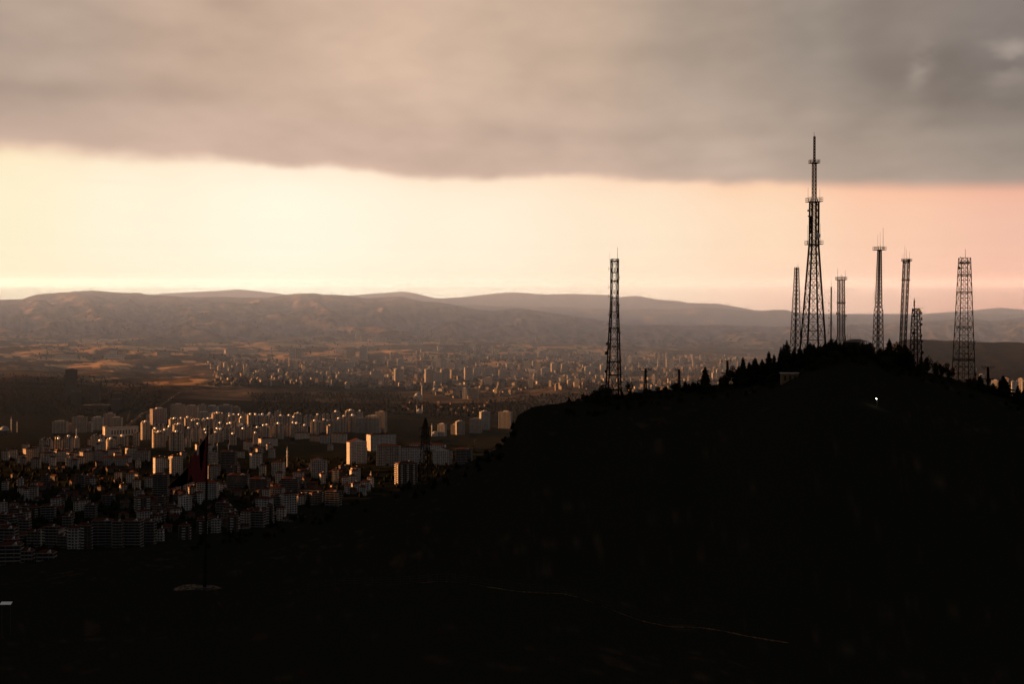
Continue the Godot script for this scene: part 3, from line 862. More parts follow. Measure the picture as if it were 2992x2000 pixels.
func long_hall() -> void:       # long public building with arched windows
	var px := 353.0; var d := depth_for(px, 1275.0)
	var t := thing("public_hall", ground_point(px, d), "long cream hall with arched windows and a sunlit end wall", "hall")
	t.rotation.y = -atan2(t.position.x, d) + deg_to_rad(15)
	var w := 98.0 / F * d; var h := 26.0 / F * d; var dep := 20.0
	var a := MB.new(); a.box(Vector3(0, h / 2 - 2, 0), Vector3(w, h + 4, dep)); a.box(Vector3(-w * 0.42, h / 2, 1.5), Vector3(w * 0.16, h * 1.16, dep + 3))
	part("wall", a.mesh(), wall_mat(1), t)
	var r := MB.new(); r.box(Vector3(0, h + 0.3, 0), Vector3(w + 1, 0.6, dep + 1)); r.hip(Vector3(-w * 0.42, h * 1.08 + 0.3, 1.5), w * 0.17, dep + 4, 2.0)
	part("roof", r.mesh(), roof_mat(2), t)
	for k in 9:
		var g := MB.new()
		var x := -w * 0.28 + k * w * 0.085
		g.box(Vector3(x, h * 0.42, dep / 2 + 0.05), Vector3(w * 0.035, h * 0.42, 0.2)); g.dome(Vector3(x, h * 0.63, dep / 2 - 0.05), w * 0.0175, Vector3(0, 1, 0), 10, 3)
		part("arched_window", g.mesh(), glass(), t)

func school() -> void:
	var px := 1250.0; var d := depth_for(px, 1316.0)
	var t := thing("school", ground_point(px, d), "long white school with rows of square windows and red roof", "school")
	t.rotation.y = -atan2(t.position.x, d) + deg_to_rad(-13)
	var w := 105.0 / F * d; var h := 12.6; var dep := 16.0
	var a := MB.new(); a.box(Vector3(0, h / 2 - 4, 0), Vector3(w, h + 8, dep))
	part("wall", a.mesh(), wall_mat(0), t)
	var r := MB.new(); r.hip(Vector3(0, h + 0.05, 0), w + 1.6, dep + 1.6, 3.2)
	part("roof", r.mesh(), roof_mat(0), t)
	for f in 4:
		var g := MB.new()
		for k in 18:
			for s in [1.0, -1.0]: g.box(Vector3((k + 0.5) / 18.0 * w - w / 2, f * 3.15 + 1.7, s * (dep / 2 + 0.05)), Vector3(w / 18.0 * 0.62, 1.8, 0.16))
		part("window_row", g.mesh(), glass(), t).set_meta("kind", "stuff")

# ------------------------------------------------------------------ masts
func steel() -> StandardMaterial3D: return mat("dark weathered steel", Color(.016, .012, .010), 0.85)
func red_steel() -> StandardMaterial3D: return mat("red painted steel", Color(.16, .035, .022), 0.7)
func dish_mat() -> StandardMaterial3D: return mat("pale dish", Color(.30, .29, .28), 0.6)

func corner(lv: Array, y: float, k: int) -> Vector3:    # lv rows of [height, half width, sideways shift]
	var i := 0
	while i < lv.size() - 2 and y > lv[i + 1][0]: i += 1
	var t: float = clampf((y - lv[i][0]) / (lv[i + 1][0] - lv[i][0]), 0, 1)
	var hw: float = lerpf(lv[i][1], lv[i + 1][1], t)
	var sx := -1.0 if k in [0, 3] else 1.0
	var sz := -1.0 if k in [0, 1] else 1.0
	return Vector3(sx * hw, y, sz * hw)

func shift_at(lv: Array, y: float) -> float:
	var i := 0
	while i < lv.size() - 2 and y > lv[i + 1][0]: i += 1
	return lerpf(lv[i][2], lv[i + 1][2], clampf((y - lv[i][0]) / (lv[i + 1][0] - lv[i][0]), 0, 1))

func lattice(t: Node3D, lv: Array, leg: float, brace: float, ratio: float, single: bool, m: Material, cross := true) -> void:
	var rot := Basis.IDENTITY
	for k in 4:
		var b := MB.new()
		for i in lv.size() - 1:
			var s0 := Vector3(lv[i][2], 0, 0); var s1 := Vector3(lv[i + 1][2], 0, 0)
			b.beam(t.basis.inverse() * s0 + corner(lv, lv[i][0], k), t.basis.inverse() * s1 + corner(lv, lv[i + 1][0], k), leg)
		part("leg", b.mesh(), m, t)
	var all := MB.new()
	var y: float = lv[0][0]; var top: float = lv[lv.size() - 1][0]
	while y < top - 0.3:
		var hw := absf(corner(lv, y, 1).x)
		var y1 := minf(y + maxf(hw * 2.0 * ratio, 1.0), top)
		if top - y1 < hw * 0.7: y1 = top
		var s0 := t.basis.inverse() * Vector3(shift_at(lv, y), 0, 0); var s1 := t.basis.inverse() * Vector3(shift_at(lv, y1), 0, 0)
		for k in 4:
			var k2 := (k + 1) % 4
			var segs := [[corner(lv, y, k) + s0, corner(lv, y1, k2) + s1], [corner(lv, y1, k) + s1, corner(lv, y1, k2) + s1]]
			if cross: segs.append([corner(lv, y, k2) + s0, corner(lv, y1, k) + s1])
			if single and hw > 2.6: segs.append([(corner(lv, y, k) + s0 + corner(lv, y1, k2) + s1) * 0.5 + (corner(lv, y, k) - corner(lv, y, k2)) * 0.5, (corner(lv, y, k) + s0 + corner(lv, y1, k2) + s1) * 0.5 + (corner(lv, y, k2) - corner(lv, y, k)) * 0.5])
			for n in segs.size():
				if single:
					var b := MB.new()
					b.beam(segs[n][0], segs[n][1], brace)
					part("brace" if n != 1 else "crossbar", b.mesh(), m, t)
				else:
					all.beam(segs[n][0], segs[n][1], brace)
		y = y1
	if not single: part("bracing", all.mesh(), m, t).set_meta("kind", "stuff")

func whip(t: Node3D, p: Vector3, h: float, r := 0.12) -> void:
	var b := MB.new(); b.tube(p, p + Vector3(0, h, 0), r, r * 0.6, 5)
	part("whip_aerial", b.mesh(), steel(), t)

func dish(t: Node3D, p: Vector3, r: float, face: Vector3, m: Material = null) -> void:
	var b := MB.new(); b.tube(p - face * r * 0.45, p + face * r * 0.25, r * 0.9, r, 12); b.dome(p + face * r * 0.25, r, face, 12, 3, 0.25)
	b.beam(p - face * r * 0.4, p - face * r * 1.3, 0.25)
	part("dish", b.mesh(), m if m else dish_mat(), t)

func panel(t: Node3D, p: Vector3, h := 2.4, w := 0.7) -> void:
	var b := MB.new(); b.box(p, Vector3(w, h, 0.5)); b.beam(p, p + Vector3(0, 0, -0.9), 0.2)
	part("panel_aerial", b.mesh(), steel(), t)

func deck(t: Node3D, y: float, hw: float, rail: float, off := Vector3.ZERO, th := 0.4) -> void:
	var b := MB.new(); b.box(off + Vector3(0, y, 0), Vector3(hw * 2, th, hw * 2))
	var pl := part("platform", b.mesh(), steel(), t)
	var r := MB.new()
	for k in 4:
		var a := [Vector3(-hw, 0, -hw), Vector3(hw, 0, -hw), Vector3(hw, 0, hw), Vector3(-hw, 0, hw)]
		for q in 5:
			var p: Vector3 = (a[k] as Vector3).lerp(a[(k + 1) % 4], q / 4.0) + off + Vector3(0, y, 0)
			r.beam(p, p + Vector3(0, rail, 0), 0.16)
		for z in [0.55, 1.0]: r.beam(a[k] + off + Vector3(0, y + rail * z, 0), a[(k + 1) % 4] + off + Vector3(0, y + rail * z, 0), 0.16)
	part("railing", r.mesh(), steel(), pl)

func mast_base(px: float, d: float) -> Vector3: return ground_point(px, d) - Vector3(0, 0.6, 0)
func hgt(py: float, d: float) -> float: return (HY - py) / F * d

func ladder(t: Node3D, y0: float, y1: float, lv: Array, w := 0.9) -> void:
	var b := MB.new()
	for s in [-0.5, 0.5]:
		b.beam(t.basis.inverse() * Vector3(shift_at(lv, y0), 0, 0) + Vector3(s * w, y0, 0), t.basis.inverse() * Vector3(shift_at(lv, y1), 0, 0) + Vector3(s * w, y1, 0), 0.15)
	var y := y0
	while y < y1:
		b.box(t.basis.inverse() * Vector3(shift_at(lv, y), 0, 0) + Vector3(0, y, 0), Vector3(w, 0.14, 0.14)); y += 1.6
	part("cable_ladder", b.mesh(), steel(), t)

func make_masts() -> void:
	var m := steel()
	# --- the tall broadcasting tower
	var D := 1003.0
	var at := mast_base(2374.5, D); var g := at.y
	var t := thing("broadcast_tower", at, "tallest steel lattice broadcasting tower with three platforms and slim top", "tower")
	t.rotation.y = deg_to_rad(10)
	var y3 := hgt(715, D) - g; var y2 := hgt(590, D) - g; var y1 := hgt(477, D) - g; var y0 := hgt(399, D) - g
	var lv := [[0.0, 7.4, 0.0], [y3 * 0.5, 4.9, 0.35], [y3, 2.55, 0.7], [y2, 2.45, 0.9]]
	lattice(t, lv, 0.95, 0.3, 1.0, true, m)
	var lv2 := [[y2, 2.0, 0.9], [y2 + 3.2, 1.2, 0.92], [y1, 1.15, 1.0]]
	lattice(t, lv2, 0.42, 0.17, 1.2, false, m)
	var lv3 := [[y1, 0.55, 1.0], [y0, 0.5, 1.1]]
	lattice(t, lv3, 0.32, 0.24, 1.9, false, m, false)
	ladder(t, 2.0, y2, lv, 1.1)
	deck(t, y3, 5.0, 2.6, t.basis.inverse() * Vector3(0.7, 0, 0)); deck(t, y2, 4.7, 2.8, t.basis.inverse() * Vector3(0.9, 0, 0)); deck(t, y1, 3.1, 2.2, t.basis.inverse() * Vector3(1.0, 0, 0))
	whip(t, t.basis.inverse() * Vector3(0.9, y0, 0), hgt(386, D) - hgt(399, D), 0.16)
	for w in [[-4.4, y2, 10.0], [4.4, y2, 9.0], [-4.9, y3, 14.0], [4.9, y3, 15.0], [-2.9, y1, 2.6]]: whip(t, Vector3(w[0], w[1], 2.0), w[2])
	for k in 4: panel(t, Vector3(-3.2, y3 + 9 + k * 3.1, 2.8), 2.7, 1.3)
	dish(t, Vector3(2.6, y3 + 6.2, 3.2), 2.0, Vector3(0.5, 0, 0.86)); dish(t, Vector3(-4.3, y3 + 24, 2.2), 0.8, Vector3(-0.7, 0, 0.7)); dish(t, Vector3(-4.2, y3 + 20, 2.2), 0.55, Vector3(-0.7, 0, 0.7))
	dish(t, Vector3(-7.2, y3 * 0.46, 4.0), 1.0, Vector3(-0.6, 0, 0.8)); dish(t, Vector3(-7.0, y3 * 0.60, 3.5), 0.8, Vector3(-0.6, 0, 0.8)); dish(t, Vector3(-9.0, y3 * 0.30, 4.0), 1.5, Vector3(-0.4, 0, 0.9)); dish(t, Vector3(-8.4, y3 * 0.38, 4.2), 1.1, Vector3(-0.4, 0, 0.9))
	# --- slim lattice mast left of it
	D = 1010.0; at = mast_base(2322.0, D); g = at.y
	t = thing("lattice_mast", at, "slim tapering lattice mast close beside the tallest tower", "mast")
	t.rotation.y = deg_to_rad(28)
	var top := hgt(782, D) - g
	lv = [[0.0, 3.2, 0.0], [top, 1.05, 1.3]]
	lattice(t, lv, 0.46, 0.20, 0.94, false, m); ladder(t, 1.0, top, lv, 0.6)
	whip(t, t.basis.inverse() * Vector3(2.2, top, 0), 3.0)
	for q in [[-3.0, 0.38, 0.7], [-1.4, 0.52, 0.8], [-3.6, 0.30, 0.9]]: dish(t, Vector3(q[0], top * q[1], 2.6), q[2], Vector3(-0.5, 0, 0.86))
	whip(t, Vector3(-3.6, top * 0.62, 1.5), 7.0, 0.1); whip(t, Vector3(4.8, top * 0.5, 1.5), 9.0, 0.12)
	# --- thin guyed mast
	D = 995.0; at = mast_base(2427.0, D); g = at.y; top = hgt(839, D) - g
	t = thing("guyed_mast", at, "thin dark guyed mast right of the tallest tower", "mast")
	var b := MB.new(); b.tube(Vector3(0, 0, 0), Vector3(0.3, top, 0), 0.55, 0.5, 8); part("pole", b.mesh(), m, t)
	whip(t, Vector3(0.3, top, 0), 5.5, 0.09)
	for k in 7: panel(t, Vector3(-1.4, top * (0.1 + 0.11 * k), 0.3), 0.9, 0.5)
	for q in [[-5.5, 4.0], [6.0, 3.5], [5.0, -5.0], [-5.0, -5.0]]:
		b = MB.new(); b.beam(Vector3(0.2, top * 0.55, 0), Vector3(q[0], -1.0, q[1]), 0.07); part("guy_wire", b.mesh(), m, t)
	whip(t, Vector3(-1.4, 4, 0.3), top * 0.75, 0.07)
	# --- caged mast
	D = 990.0; at = mast_base(2457.0, D); g = at.y; top = hgt(818, D) - g
	t = thing("caged_mast", at, "lattice mast with a railed cage on top beside the hilltop hut", "mast")
	t.rotation.y = deg_to_rad(8)
	lv = [[0.0, 3.1, 0.0], [10.0, 2.3, 0.0], [14.0, 1.95, 0.0], [top, 1.85, 0.0]]
	lattice(t, lv, 0.44, 0.20, 0.78, false, m); ladder(t, 0.5, top, lv, 0.8)
	deck(t, top, 3.1, 2.0, Vector3.ZERO, 0.5); deck(t, top * 0.68, 2.3, 0.8, Vector3.ZERO, 0.3)
	for q in [[-2.9, 8.0], [-0.3, 4.0], [2.6, 6.5], [0.5, 3.0]]: whip(t, Vector3(q[0], top, 1.0), q[1], 0.13)
	dish(t, Vector3(-3.3, hgt(917, D) - g, 1.5), 1.15, Vector3(-0.6, 0, 0.8)); dish(t, Vector3(3.0, hgt(924, D) - g, 1.5), 0.85, Vector3(0.6, 0, 0.8)); dish(t, Vector3(2.8, hgt(934, D) - g, 1.5), 0.5, Vector3(0.6, 0, 0.8))
	# --- tall slim mast with wide platform
	D = 985.0; at = mast_base(2564.0, D); g = at.y; top = hgt(731, D) - g
	t = thing("platform_mast", at, "slim tapering lattice mast with a wide railed platform and long whips", "mast")
	t.rotation.y = deg_to_rad(20)
	lv = [[0.0, 2.75, 0.0], [top * 0.45, 2.1, 0.45], [top * 0.46, 1.7, 0.46], [top, 0.95, 1.2]]
	lattice(t, lv, 0.46, 0.22, 0.88, false, m); ladder(t, 0.5, top, lv, 0.5)
	deck(t, top, 3.3, 2.2, t.basis.inverse() * Vector3(1.2, 0, 0))
	var c0 := t.basis.inverse() * Vector3(1.2, top, 0)
	whip(t, c0 + Vector3(3.0, 0, 0), hgt(666, D) - hgt(731, D), 0.16); whip(t, c0 + Vector3(-1.4, 0, 0), 11.0, 0.1); whip(t, c0 + Vector3(0.6, 0, 0), 12.5, 0.09); whip(t, c0 + Vector3(0.0, 0, 1), 3.5, 0.18)
	whip(t, Vector3(-3.4, top * 0.54, 1), 6.5, 0.12)
	# --- leaning mast
	D = 985.0; at = mast_base(2634.0, D); g = at.y; top = hgt(764, D) - g
	t = thing("leaning_mast", at, "square lattice mast leaning to one side with aerials round its top", "mast")
	t.rotation.y = deg_to_rad(6)
	lv = [[0.0, 1.7, 0.0], [top, 1.75, 3.3]]
	lattice(t, lv, 0.49, 0.26, 1.25, false, m)
	c0 = t.basis.inverse() * Vector3(3.3, top, 0)
	deck(t, top, 2.6, 1.6, c0 - Vector3(0, top, 0), 0.3)
	for q in [[-3.9, 2.2], [-2.7, 5.0], [-1.4, 11.0], [-0.2, 8.5], [0.6, 3.0], [2.0, 7.0], [3.9, 2.2]]: whip(t, c0 + Vector3(q[0], 0, 0.5), q[1], 0.1)
	b = MB.new(); b.beam(c0 + Vector3(-4, 0.4, 0.5), c0 + Vector3(4, 0.4, 0.5), 0.2); part("aerial_bar", b.mesh(), m, t)
	b = MB.new(); b.box(c0 + Vector3(1.4, 0.5, 0.6), Vector3(1.5, 1.6, 1.2)); part("equipment_box", b.mesh(), m, t)
	deck(t, top * 0.82, 2.3, 0.7, t.basis.inverse() * Vector3(2.75, 0, 0), 0.2)
	# --- mast crowded with dishes
	D = 980.0; at = mast_base(2675.0, D); g = at.y; top = hgt(902, D) - g
	t = thing("dish_mast", at, "squat lattice mast crowded with dishes, one of them yellow", "mast")
	t.rotation.y = deg_to_rad(12)
	lv = [[0.0, 3.3, 0.0], [top * 0.75, 2.3, 0.0], [top, 1.7, 0.0]]
	lattice(t, lv, 0.55, 0.26, 1.00, false, m); ladder(t, 0.5, top, lv, 1.3)
	b = MB.new(); b.tube(Vector3(-1.6, top - 4, 1), Vector3(-1.6, hgt(872, D) - g, 1), 0.4, 0.25, 6); part("pole", b.mesh(), m, t)
	panel(t, Vector3(-1.9, top + 3.3, 1.4), 4.2, 0.9); whip(t, Vector3(1.7, top, 1), 2.4, 0.12)
	b = MB.new(); b.beam(Vector3(-1.5, top + 0.1, 1.2), Vector3(5.6, top + 0.1, 1.2), 0.22); part("aerial_bar", b.mesh(), m, t)
	dish(t, Vector3(1.7, top - 1.6, 2.6), 0.9, Vector3(0.15, 0, 0.98), mat("yellow dish", Color(.62, .46, .03), 0.6))
	for k in 22:
		var y := top * (0.97 - 0.043 * k)
		var s := -1.0 if k % 2 == 0 else 1.0
		if k % 7 == 3: panel(t, Vector3(s * (2.4 + rng.randf() * 0.9), y, 2.2), 2.2, 0.8)
		else: dish(t, Vector3(s * (2.2 + 0.05 * k + rng.randf() * 0.9), y, 1.6 + rng.randf()), rng.randf_range(0.55, 1.2), Vector3(s * 0.55, 0, 0.83), m if rng.randf() < 0.68 else null)
	for k in 4: whip(t, Vector3(2.5 + 0.3 * k, top * (0.7 - 0.13 * k), 1.0), 0.3, 0.1)
	# --- broad four legged tower at the right
	D = 975.0; at = mast_base(2814.0, D); g = at.y; top = hgt(754, D) - g
	t = thing("lattice_tower", at, "broad four legged lattice tower with landings and a central ladder", "tower")
	t.rotation.y = deg_to_rad(4)
	lv = [[0.0, 6.2, 0.0], [top, 3.05, 0.85]]
	lattice(t, lv, 0.42, 0.2, 0.8, true, m); ladder(t, 0.5, top, lv, 1.6)
	for k in [[0.955, 3.1], [0.86, 3.4], [0.725, 3.8], [0.46, 4.6], [0.21, 5.4]]: deck(t, top * k[0], k[1], 1.5, t.basis.inverse() * Vector3(shift_at(lv, top * k[0]), 0, 0), 0.35)
	whip(t, Vector3(1.4, top, 0), 6.2, 0.16); whip(t, Vector3(-2.5, top, 1), 0.7, 0.3)
	dish(t, Vector3(-3.6, hgt(784, D) - g, 2.5), 0.85, Vector3(-0.6, 0, 0.8), m); dish(t, Vector3(7.1, hgt(1002, D) - g, 3.0), 1.6, Vector3(0.75, 0, 0.66)); dish(t, Vector3(7.3, hgt(1080, D) - g, 3.5), 1.2, Vector3(0.75, 0, 0.66)); dish(t, Vector3(7.3, hgt(1094, D) - g, 3.5), 0.9, Vector3(0.75, 0, 0.66), m); dish(t, Vector3(-5.6, hgt(914, D) - g, 3.0), 0.4, Vector3(-0.75, 0, 0.66))
	# --- tower standing alone on the shoulder
	D = 992.0; at = mast_base(1792.0, D); g = at.y; top = hgt(757.5, D) - g
	t = thing("shoulder_tower", at, "lattice tower standing alone on the hill's shoulder with small side aerials", "tower")
	t.rotation.y = deg_to_rad(9)
	lv = [[0.0, 4.75, 0.0], [top * 0.68, 2.3, 0.7], [top, 2.3, 0.95]]
	lattice(t, lv, 0.66, 0.26, 1.69, false, m)
	ladder(t, 0.5, top, [[0.0, 1, 2.6], [top * 0.68, 1, 2.0], [top, 1, 1.8]], 1.1)
	for k in [0.985, 0.90, 0.84, 0.72, 0.62, 0.5, 0.42, 0.37, 0.26, 0.165, 0.06]: deck(t, top * k, absf(corner(lv, top * k, 1).x) + 0.15, 0.35, t.basis.inverse() * Vector3(shift_at(lv, top * k), 0, 0), 0.25)
	whip(t, t.basis.inverse() * Vector3(2.9, top, 0), hgt(723, D) - hgt(757.5, D), 0.16); whip(t, t.basis.inverse() * Vector3(-2.6, top - 4, 0), 9.0, 0.07)
	for k in 13:
		var y := top * (0.93 - 0.066 * k)
		var hw := absf(corner(lv, y, 1).x)
		var s := -1.0 if k % 3 != 1 else 1.0
		b = MB.new(); b.beam(Vector3(s * hw, y, 1.5), Vector3(s * (hw + 1.6), y, 2.2), 0.16); b.beam(Vector3(s * (hw + 1.5), y - 1.1, 2.2), Vector3(s * (hw + 1.5), y + 1.3, 2.2), 0.2)
		part("side_aerial", b.mesh(), m, t)
		if k in [8, 9, 11]: dish(t, Vector3(-hw - 1.8, y - 1.0, 2.4), [0.9, 1.3, 1.1][[8, 9, 11].find(k)], Vector3(-0.6, 0, 0.8), m)
	# --- transmission pylon on the lower slope
	D = 965.0; at = ground_point(1243.0, D) - Vector3(0, 1, 0); g = at.y
	t = thing("power_pylon", at, "dark power pylon with crossarms on the hill's lower slope", "pylon")
	t.rotation.y = deg_to_rad(30)
	top = hgt(1222, D) - g
	lv = [[0.0, 4.1, 0.0], [top * 0.6, 2.2, 0.0], [top * 0.86, 1.6, 0.0], [top, 0.25, 0.0]]
	lattice(t, lv, 0.36, 0.2, 0.85, false, m)
	for k in [0.62, 0.74, 0.86]:
		b = MB.new()
		for s in [-1.0, 1.0]:
			b.beam(Vector3(0, top * k + 1.0, 0.5), Vector3(s * 4.6, top * k, 0), 0.3); b.beam(Vector3(0, top * k - 0.4, 0), Vector3(s * 4.6, top * k, 0), 0.3); b.beam(Vector3(s * 4.5, top * k, 0), Vector3(s * 4.5, top * k - 1.6, 0), 0.18)
		part("crossarm", b.mesh(), m, t)
	# --- small line poles along the crest
	for q in [[1886, 1078, 5.4, "slim line pole with forked crossarm near the lone tower"], [1984, 1080, 3.6, "slim line pole with short crossarm between bushes on the crest"], [2125, 1055, 6.0, "line pole with wide double crossarm behind the crest trees"], [2886, 1073, 5.6, "line pole with stacked crossarms right of the broad tower"]]:
		D = 985.0; at = ground_point(q[0], D) - Vector3(0, 1, 0); g = at.y
		t = thing("line_pole", at, q[3], "pole")
		top = hgt(q[1], D) - g
		lv = [[0.0, 0.85, 0.0], [top, 0.4, 0.0]]
		lattice(t, lv, 0.42, 0.24, 1.0, false, m)
		b = MB.new()
		b.beam(Vector3(-q[2] * 0.8, top - 0.3, 0), Vector3(q[2] * 0.8, top - 0.3, 0), 0.3)
		for s in [-0.75, -0.35, 0.35, 0.75]: b.beam(Vector3(s * q[2], top - 0.3, 0), Vector3(s * q[2], top + 0.9, 0), 0.28)
		b.beam(Vector3(-q[2] * 0.75, top - 0.4, 0), Vector3(0, top - 2.6, 0), 0.2); b.beam(Vector3(q[2] * 0.75, top - 0.4, 0), Vector3(0, top - 2.6, 0), 0.2)
		part("crossarm", b.mesh(), m, t)
		if q[0] > 2100:
			b = MB.new(); b.beam(Vector3(-q[2] * 0.7, top * 0.55, 0), Vector3(q[2] * 0.7, top * 0.55, 0), 0.5); b.box(Vector3(0, top * 0.5, 0.4), Vector3(3.0, 2.0, 1.2))
			part("equipment_frame", b.mesh(), m, t)

# ------------------------------------------------------------------ flag, huts, lamps, fence
func make_hill_things() -> void:
	var D := 750.0
	var at := ground_point(598.5, D)
	# paved circle round the flagpole
	var pz := MB.new()
	for i in 28:
		var a0 := TAU * i / 28; var a1 := TAU * (i + 1) / 28
		var r0 := 12.0 + 2.5 * sin(a0 * 2.0 + 0.6) + 1.2 * sin(a0 * 5.0); var r1 := 12.0 + 2.5 * sin(a1 * 2.0 + 0.6) + 1.2 * sin(a1 * 5.0)
		pz.tri(Vector3(0, 0.5, 0), Vector3(cos(a0) * r0, 0.5, sin(a0) * r0), Vector3(cos(a1) * r1, 0.5, sin(a1) * r1), Vector3.UP)
		pz.quad(Vector3(cos(a0) * r0, 0.5, sin(a0) * r0), Vector3(cos(a1) * r1, 0.5, sin(a1) * r1), Vector3(cos(a1) * (r1 + 1), -5, sin(a1) * (r1 + 1)), Vector3(cos(a0) * (r0 + 1), -5, sin(a0) * (r0 + 1)), Vector3(cos(a0), 0.2, sin(a0)))
	var plaza := part("plaza", pz.mesh(), grained("dusty paving", Color(.26, .18, .12), 0.045, 0.02), self, at + Vector3(-3, 0.3, 0))
	tag(plaza, "round dusty paved terrace at the foot of the flagpole", "terrace", "", "structure")
	var t := thing("flagpole", at + Vector3(0, 0.8, 0), "very tall dark flagpole standing on the round paved terrace", "flagpole")
	var H := hgt(1248, D) - at.y - 0.8
	var tip := Vector3((607.5 - 598.5) / F * D, H, 0)
	var b := MB.new(); b.tube(Vector3.ZERO, tip, 0.95, 0.32, 10); part("pole", b.mesh(), mat("dark painted pole", Color(.016, .014, .012), 0.9), t)
	b = MB.new(); b.dome(tip, 0.5, Vector3.UP, 8, 3); part("finial", b.mesh(), mat("dark painted pole", Color(.016, .014, .012), 0.9), t)
	b = MB.new(); b.box(Vector3(0, 0.1, 0), Vector3(9, 1.4, 7)); part("plinth", b.mesh(), mat("plinth stone", Color(.05, .043, .037), 0.9), t)
	# flag hanging in folds
	var topu := [Vector2(608, 1269), Vector2(584, 1305), Vector2(564, 1332), Vector2(548, 1368), Vector2(524, 1394), Vector2(492, 1424)]
	var botu := [Vector2(601.5, 1408), Vector2(586, 1410), Vector2(564, 1408), Vector2(545, 1416), Vector2(522, 1424), Vector2(492, 1430)]
	var pos := PackedVector3Array(); var col := PackedColorArray(); var nu := 40; var nv := 24
	for i in nu:
		var u := i / float(nu - 1) * 4.999
		var k := int(u)
		var tp: Vector2 = topu[k].lerp(topu[k + 1], u - k); var bt: Vector2 = botu[k].lerp(botu[k + 1], u - k)
		for j in nv:
			var v := j / float(nv - 1)
			var q := tp.lerp(bt, v)
			var z := 1.2 * sin(u * 1.6 + v * 0.9) * minf(u, 1.0) + 0.22 * sin(u * 5.0 - v * 2.0) * minf(u, 1.0)
			pos.append(Vector3((q.x - CX) / F * D, hgt(q.y, D), -D + z))
			col.append(Color(.095, .005, .006) if not (u > 1.05 and u < 1.32 and v < 0.20) else Color(.32, .29, .28))
	var fm := StandardMaterial3D.new()
	fm.resource_name = "red flag cloth"; fm.vertex_color_use_as_albedo = true; fm.roughness = 0.9; fm.cull_mode = BaseMaterial3D.CULL_DISABLED
	fm.backlight_enabled = true; fm.backlight = Color(.12, .1, .1)
	var base := at + Vector3(0, 0.8, 0)
	for i in pos.size(): pos[i] = pos[i] - base
	var flag := thing("flag", base, "large dark red flag hanging in folds from the tall flagpole", "flag")
	part("cloth", grid_mesh(nu, nv, pos, col), fm, flag)
	# hut on the very top
	D = 985.0
	t = thing("hilltop_hut", ground_point(2500, D), "dark hut with hipped roof and posts on the hilltop", "hut")
	b = MB.new(); b.box(Vector3(-3.0, 3.2, 0), Vector3(9.5, 8.5, 9)); part("wall", b.mesh(), mat("dark timber", Color(.03, .022, .018), 0.9), t)
	b = MB.new(); b.hip(Vector3(0, 7.6, 0), 17, 11, 1.9); part("roof", b.mesh(), mat("dark roofing", Color(.06, .048, .036), 0.8), t)
	for k in 5:
		b = MB.new(); b.beam(Vector3(2.4 + k * 1.35, -1, 4.5), Vector3(2.4 + k * 1.35, 7.6, 4.5), 0.26); part("post", b.mesh(), mat("dark timber", Color(.03, .022, .018), 0.9), t)
	for k in 4: whip(t, Vector3(-7.0 + k * 1.1, 6.0, 0), 6.0 + (k % 2) * 1.2, 0.14)
	b = MB.new()
	for k in 4: b.beam(Vector3(-16 + k * 2.6, 0, 1), Vector3(-16 + k * 2.6, 9.5, 1), 0.28)
	b.beam(Vector3(-16, 9.0, 1), Vector3(-8.2, 9.0, 1), 0.25); b.beam(Vector3(-16, 5.0, 1), Vector3(-8.2, 5.0, 1), 0.25)
	part("aerial_frame", b.mesh(), steel(), t)
	# brick shed on the slope
	D = 940.0
	t = thing("brick_shed", ground_point(2306, D) + Vector3(0, 0, 0), "small pale brick shed with flat white roof among the dark trees", "shed")
	var sb := hgt(1113, D) - t.position.y
	b = MB.new(); b.box(Vector3(0, sb + 1.2, 0), Vector3(11.2, 7.5, 6)); part("wall", b.mesh(), grained("sandy brick", Color(.26, .18, .115), 0.2, 0.35), t)
	b = MB.new(); b.box(Vector3(-0.2, sb + 5.1, 0.2), Vector3(12.4, 0.45, 7)); part("roof", b.mesh(), wall_mat(3), t)
	for k in 3:
		b = MB.new(); b.box(Vector3(-3.4 + k * 3.3, sb + 1.9, 3.05), Vector3(1.5, 3.2, 0.2)); part("door", b.mesh(), mat("dark timber", Color(.03, .022, .018), 0.9), t)
	# equipment cabin at the lone tower
	D = 990.0
	t = thing("cabin", ground_point(1880, D), "low pale roofed cabin between bushes near the lone tower", "cabin")
	b = MB.new(); b.box(Vector3(0, 1.0, 0), Vector3(9, 4, 5)); part("wall", b.mesh(), wall_mat(3), t)
	b = MB.new(); b.box(Vector3(0, 3.2, 0), Vector3(10, 0.4, 6)); part("roof", b.mesh(), wall_mat(3), t)
	# lamps that are lit
	for q in [[2560, 1166, 0.26, 60.0, "lit street lamp on the dark hillside below the slim masts"]]:
		D = 990.0
		while D > 400.0 and HY - ground(q[0], D) / D * F < q[1] + 22.0: D -= 4.0
		var gp := ground_point(q[0], D)
		var lp := Vector3(gp.x, hgt(q[1], D), -D)
		t = thing("street_lamp", gp, q[4], "lamp")
		var hh := lp.y - gp.y
		b = MB.new(); b.tube(Vector3(0.5, -0.5, -0.4), Vector3(0.5, hh + 0.5, -0.4), 0.12, 0.08, 6); b.beam(Vector3(0.5, hh + 0.45, -0.4), Vector3(0, hh + 0.45, 0), 0.1); part("post", b.mesh(), m_dark(), t)
		var sp := SphereMesh.new(); sp.radius = q[2] * 0.7; sp.height = q[2] * 1.4; sp.radial_segments = 12; sp.rings = 6
		var em := StandardMaterial3D.new(); em.resource_name = "lit lamp glass"; em.emission_enabled = true; em.emission = Color(1, .93, .82); em.emission_energy_multiplier = 26.0
		part("bulb", sp, em, t, Vector3(0, hh, 0))
